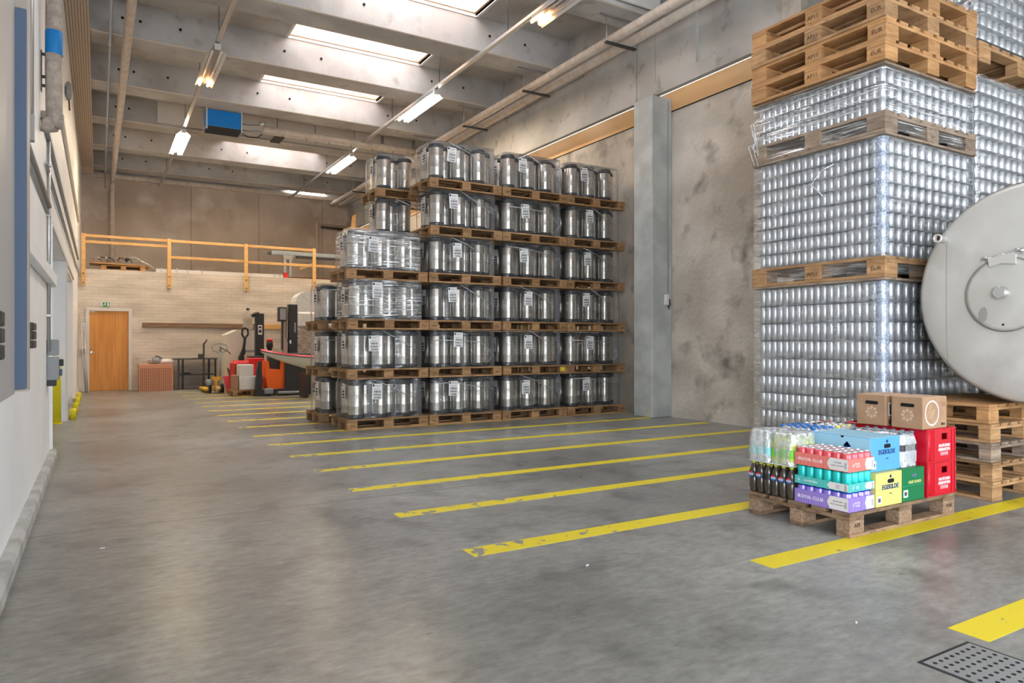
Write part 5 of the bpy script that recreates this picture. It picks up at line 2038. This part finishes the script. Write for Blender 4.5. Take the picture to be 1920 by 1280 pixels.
m.box(-.13, .2, 1.05, -.10, .3, 1.75, 'truck_black')
part(m, 'mast', t)
part(MB().box(-.22, .1, 1.72, -.04, .3, 2.06, 'truck_black', .012).box(-.20, .095, 1.76, -.07, .1, 2.02, 'grey_plastic'), 'top_guard', t)
part(MB().tube([(-.04, .15, 1.7), (-.06, .14, 1.4), (.0, .14, 1.2), (.01, .14, .95)], .008, 'black_rubber', 5), 'hose', t)
part(MB().box(.03, .145, 1.20, .07, .15, 1.28, 'paper_white'), 'decal', t)
part(MB().box(.14, .145, 1.47, .175, .15, 1.70, 'grey_plastic'), 'decal', t)
for y in (.62,):
    part(MB().box(.5, .1, .04, 1.2, .25, .09, 'dark_steel', .01), 'fork', t)
    part(MB().box(.5, .4, .04, 1.2, .55, .09, 'dark_steel', .01), 'fork', t)

# canoe
t = empty('canoe', (3.0, 15.70, .605), label='white canoe hull with a red deck resting across the stacker', cat='canoe')
n = 24
vs_, fs = [], []
Lc = 2.6
prof = []
for i in range(n + 1):
    u = i / n
    x = u * Lc
    wdt = .30 * math.sin(PI * min(1, (u * .95 + .03))) ** .7
    top = .44 - .34 * (1 - (1 - min(1, u / .5)) ** 2) * .45
    bot = .42 - .42 * min(1, u / .42) ** .75 if u < .42 else 0
    for k in range(9):
        a = PI * k / 8
        vs_.append((x, -wdt * math.cos(a), top - (top - bot) * math.sin(a) ** .8 if k not in (0, 8) else top))
for i in range(n):
    for k in range(8):
        fs.append([i * 9 + k, i * 9 + k + 1, (i + 1) * 9 + k + 1, (i + 1) * 9 + k])
part(MB().raw(vs_, fs, 'hull_white', True), 'hull', t)
vs2, fs2 = [], []
for i in range(n + 1):
    a, b = vs_[i * 9], vs_[i * 9 + 8]
    for k in range(5):
        f = k / 4
        vs2.append((a[0], a[1] + (b[1] - a[1]) * f, a[2] + .05 * math.sin(PI * f)))
for i in range(n):
    for k in range(4):
        fs2.append([i * 5 + k, (i + 1) * 5 + k, (i + 1) * 5 + k + 1, i * 5 + k + 1])
part(MB().raw(vs2, fs2, 'hull_red', True), 'deck', t)
part(MB().tube([vs_[i * 9] for i in range(n + 1)], .012, 'black_rubber', 6), 'gunwale', t)
part(MB().lathe([(.17, .0), (.19, .02), (.17, .035)], 'black_rubber', 20, (1.45, 0, .28)), 'cockpit_rim', t)
t2 = tag(MB().box(.0, -.3, 0, .06, .3, .54, 'dark_steel').box(1.6, -.3, 0, 1.66, .3, .54, 'dark_steel').build('trestle', None, (3.9, 15.75, .02)), 'dark trestle carrying the canoe, half hidden by the kegs', 'trestle')

# wrapped goods behind the stacker
pallet((4.42, 18.6, 0), 0, 1.2, .8, .14, 'pallet_wood', 'pallet under the wrapped goods behind the stacker', 'pallets by the back wall')
tag(MB().box(0, 0, 0, 1.15, .75, .5, 'foil_brown', .03).build('wrapped_goods', None, (4.44, 18.62, .145)), 'reddish wrapped goods behind the stacker, lowest bundle', 'wrapped goods', 'wrapped goods behind the stacker')
pallet((4.42, 18.6, .65), 0, 1.2, .8, .14, 'pallet_wood', 'middle pallet in the wrapped goods behind the stacker', 'pallets by the back wall')
tag(MB().box(0, 0, 0, 1.15, .75, .80, 'foil_brown', .05).build('wrapped_goods', None, (4.44, 18.62, .80)), 'dark foil-wrapped bundle behind the black mast', 'wrapped goods', 'wrapped goods behind the stacker')
tag(MB().box(0, 0, 0, 1.15, .75, .43, 'foil_white', .06).build('wrapped_goods', None, (4.44, 18.62, 1.61)), 'white foil-wrapped bundle above the dark one', 'wrapped goods', 'wrapped goods behind the stacker')
t = empty('white_tank', (4.46, 19.0, 2.05), label='rounded white tank on top of the wrapped goods', cat='tank')
m = MB()
m.prism([(.0, 0), (.0, .25), (.04, .38), (.12, .47), (.25, .52), (1.1, .52), (1.1, 0)], -.3, .3, 'foil_white', axis='Y')
part(m, 'vessel', t)
part(MB().box(.82, -.33, .12, .95, -.3, .25, 'grey_plastic', .01), 'valve', t)

# on the mezzanine
MZ = 3.067
pallet((.05, 20.60, MZ), 0, 1.0, .8, .13, 'pallet_wood_fresh', 'pallet on the mezzanine carrying a board of hoses', 'pallets on the mezzanine')
tag(MB().prism([(-.22, .03), (1.12, 0), (1.12, .035), (-.22, .065)], 0, .7, 'pallet_wood_fresh', axis='Y').build('plank', None, (.02, 20.60, MZ + .135)), 'pale plank board lying on the mezzanine pallet', 'plank')
t = empty('hose_heap', (.25, 20.75, MZ + .20), label='tangled metal hoses and fittings on the mezzanine board', cat='hoses')
rr = random.Random(8)
m = MB()
for k in range(7):
    cx_, r_ = -.28 + k * .14, .08 + rr.random() * .06
    pts = [(cx_ + r_ * math.cos(a * .8), rr.uniform(-.05, .05), .03 + r_ * abs(math.sin(a * .8)) + .01 * a) for a in range(6)]
    m.tube(pts, .013, ('zinc', 'rust', 'dark_steel')[k % 3], 6)
part(m, 'hose', t)
part(MB().lathe([(.03, -.03), (.055, 0), (.03, .04)], 'dark_steel', 10, (.38, 0, .11), 'X').lathe([(.02, 0), (.045, .03), (.02, .08)], 'zinc', 10, (-.08, 0, .08)), 'fitting', t)
tag(MB().tube([(.62, 0, 0), (.78, 0, .13), (1.05, 0, .0), (1.2, 0, -.12)], .013, 'zinc', 6).build('bent_bar', None, (.1, 20.7, MZ + .19)), 'bent metal bar at the right end of the mezzanine board', 'bar')
t = empty('metal_profile', (1.3, 20.62, MZ), label='long white metal profile lying along the mezzanine edge', cat='profile')
part(MB().box(0, 0, 0.0, 3.25, .12, .035, 'white_panel').box(0, .0, .035, 3.25, .03, .10, 'white_panel').box(.05, .1, .035, 3.1, .12, .08, 'zinc'), 'beam', t)
for x in (.12, .48, .75, 1.1, 3.0, 3.15):
    part(MB().box(x, -.01, 0, x + .03, .14, .13, 'zinc'), 'bracket', t)
t = empty('steel_trestle', (4.78, 21.2, MZ), label='grey steel support stand on the mezzanine', cat='stand')
part(MB().box(-.09, -.08, .02, -.03, .08, .62, 'zinc').box(.06, -.08, .02, .13, .08, .62, 'zinc').box(-.15, -.12, 0, .2, .12, .02, 'zinc').prism([(-.12, .72), (.2, .72), (.13, .6), (-.09, .6)], -.1, .1, 'zinc', axis='Y'), 'post', t)
part(MB().box(-.45, -.1, .72, 2.6, .1, .83, 'jack_grey', .01).prism([(-.55, .76), (-.45, .72), (-.45, .83)], -.08, .08, 'dark_steel', axis='Y').box(.3, -.08, .66, 2.6, .08, .72, 'dark_steel'), 'conveyor_beam', t)
tag(MB().box(0, 0, 0, 3.2, .05, .05, 'rust').build('red_pipe', None, (4.7, 20.62, MZ + .0)), 'dark red pipe lying along the mezzanine floor', 'pipe')
tag(MB().box(0, 0, 0, .1, .1, .16, 'label_red').build('red_block', None, (4.58, 20.62, MZ)), 'small red block beside the steel stand', 'block')
# board offcuts in the far right corner above the kegs
tag(MB().prism([(0, 0), (.42, 0), (.42, 1.15), (.3, 1.08), (.26, .72), (.0, .62)], 0, .03, 'railing_pine', axis='Y').build('board_offcut', None, (6.92, 22.6, MZ + 1.25)), 'pale yellow board offcut in the far right corner', 'board', 'boards in the far right corner')
tag(MB().box(0, 0, 0, 1.2, .8, 1.25, 'cardboard', .01).build('tall_carton', None, (6.85, 22.5, MZ)), 'tall brown carton below the board offcut', 'carton')
tag(MB().box(0, 0, 0, .9, .03, .75, 'orange_board').build('board_offcut', None, (7.2, 22.75, MZ + 1.25)), 'orange board leaning behind the pale offcut', 'board', 'boards in the far right corner')
m = MB()
m.tube([(6.72, 25.1, 3.1), (6.72, 25.1, 5.5), (7.78, 25.0, 5.45)], .03, 'beige_pipe', 8)
m.tube([(6.85, 25.05, 5.35), (7.76, 25.0, 5.32)], .045, 'dark_steel', 8)
tag(m.build('corner_pipe'), 'thin brown pipe bending along the far right corner', 'pipe')
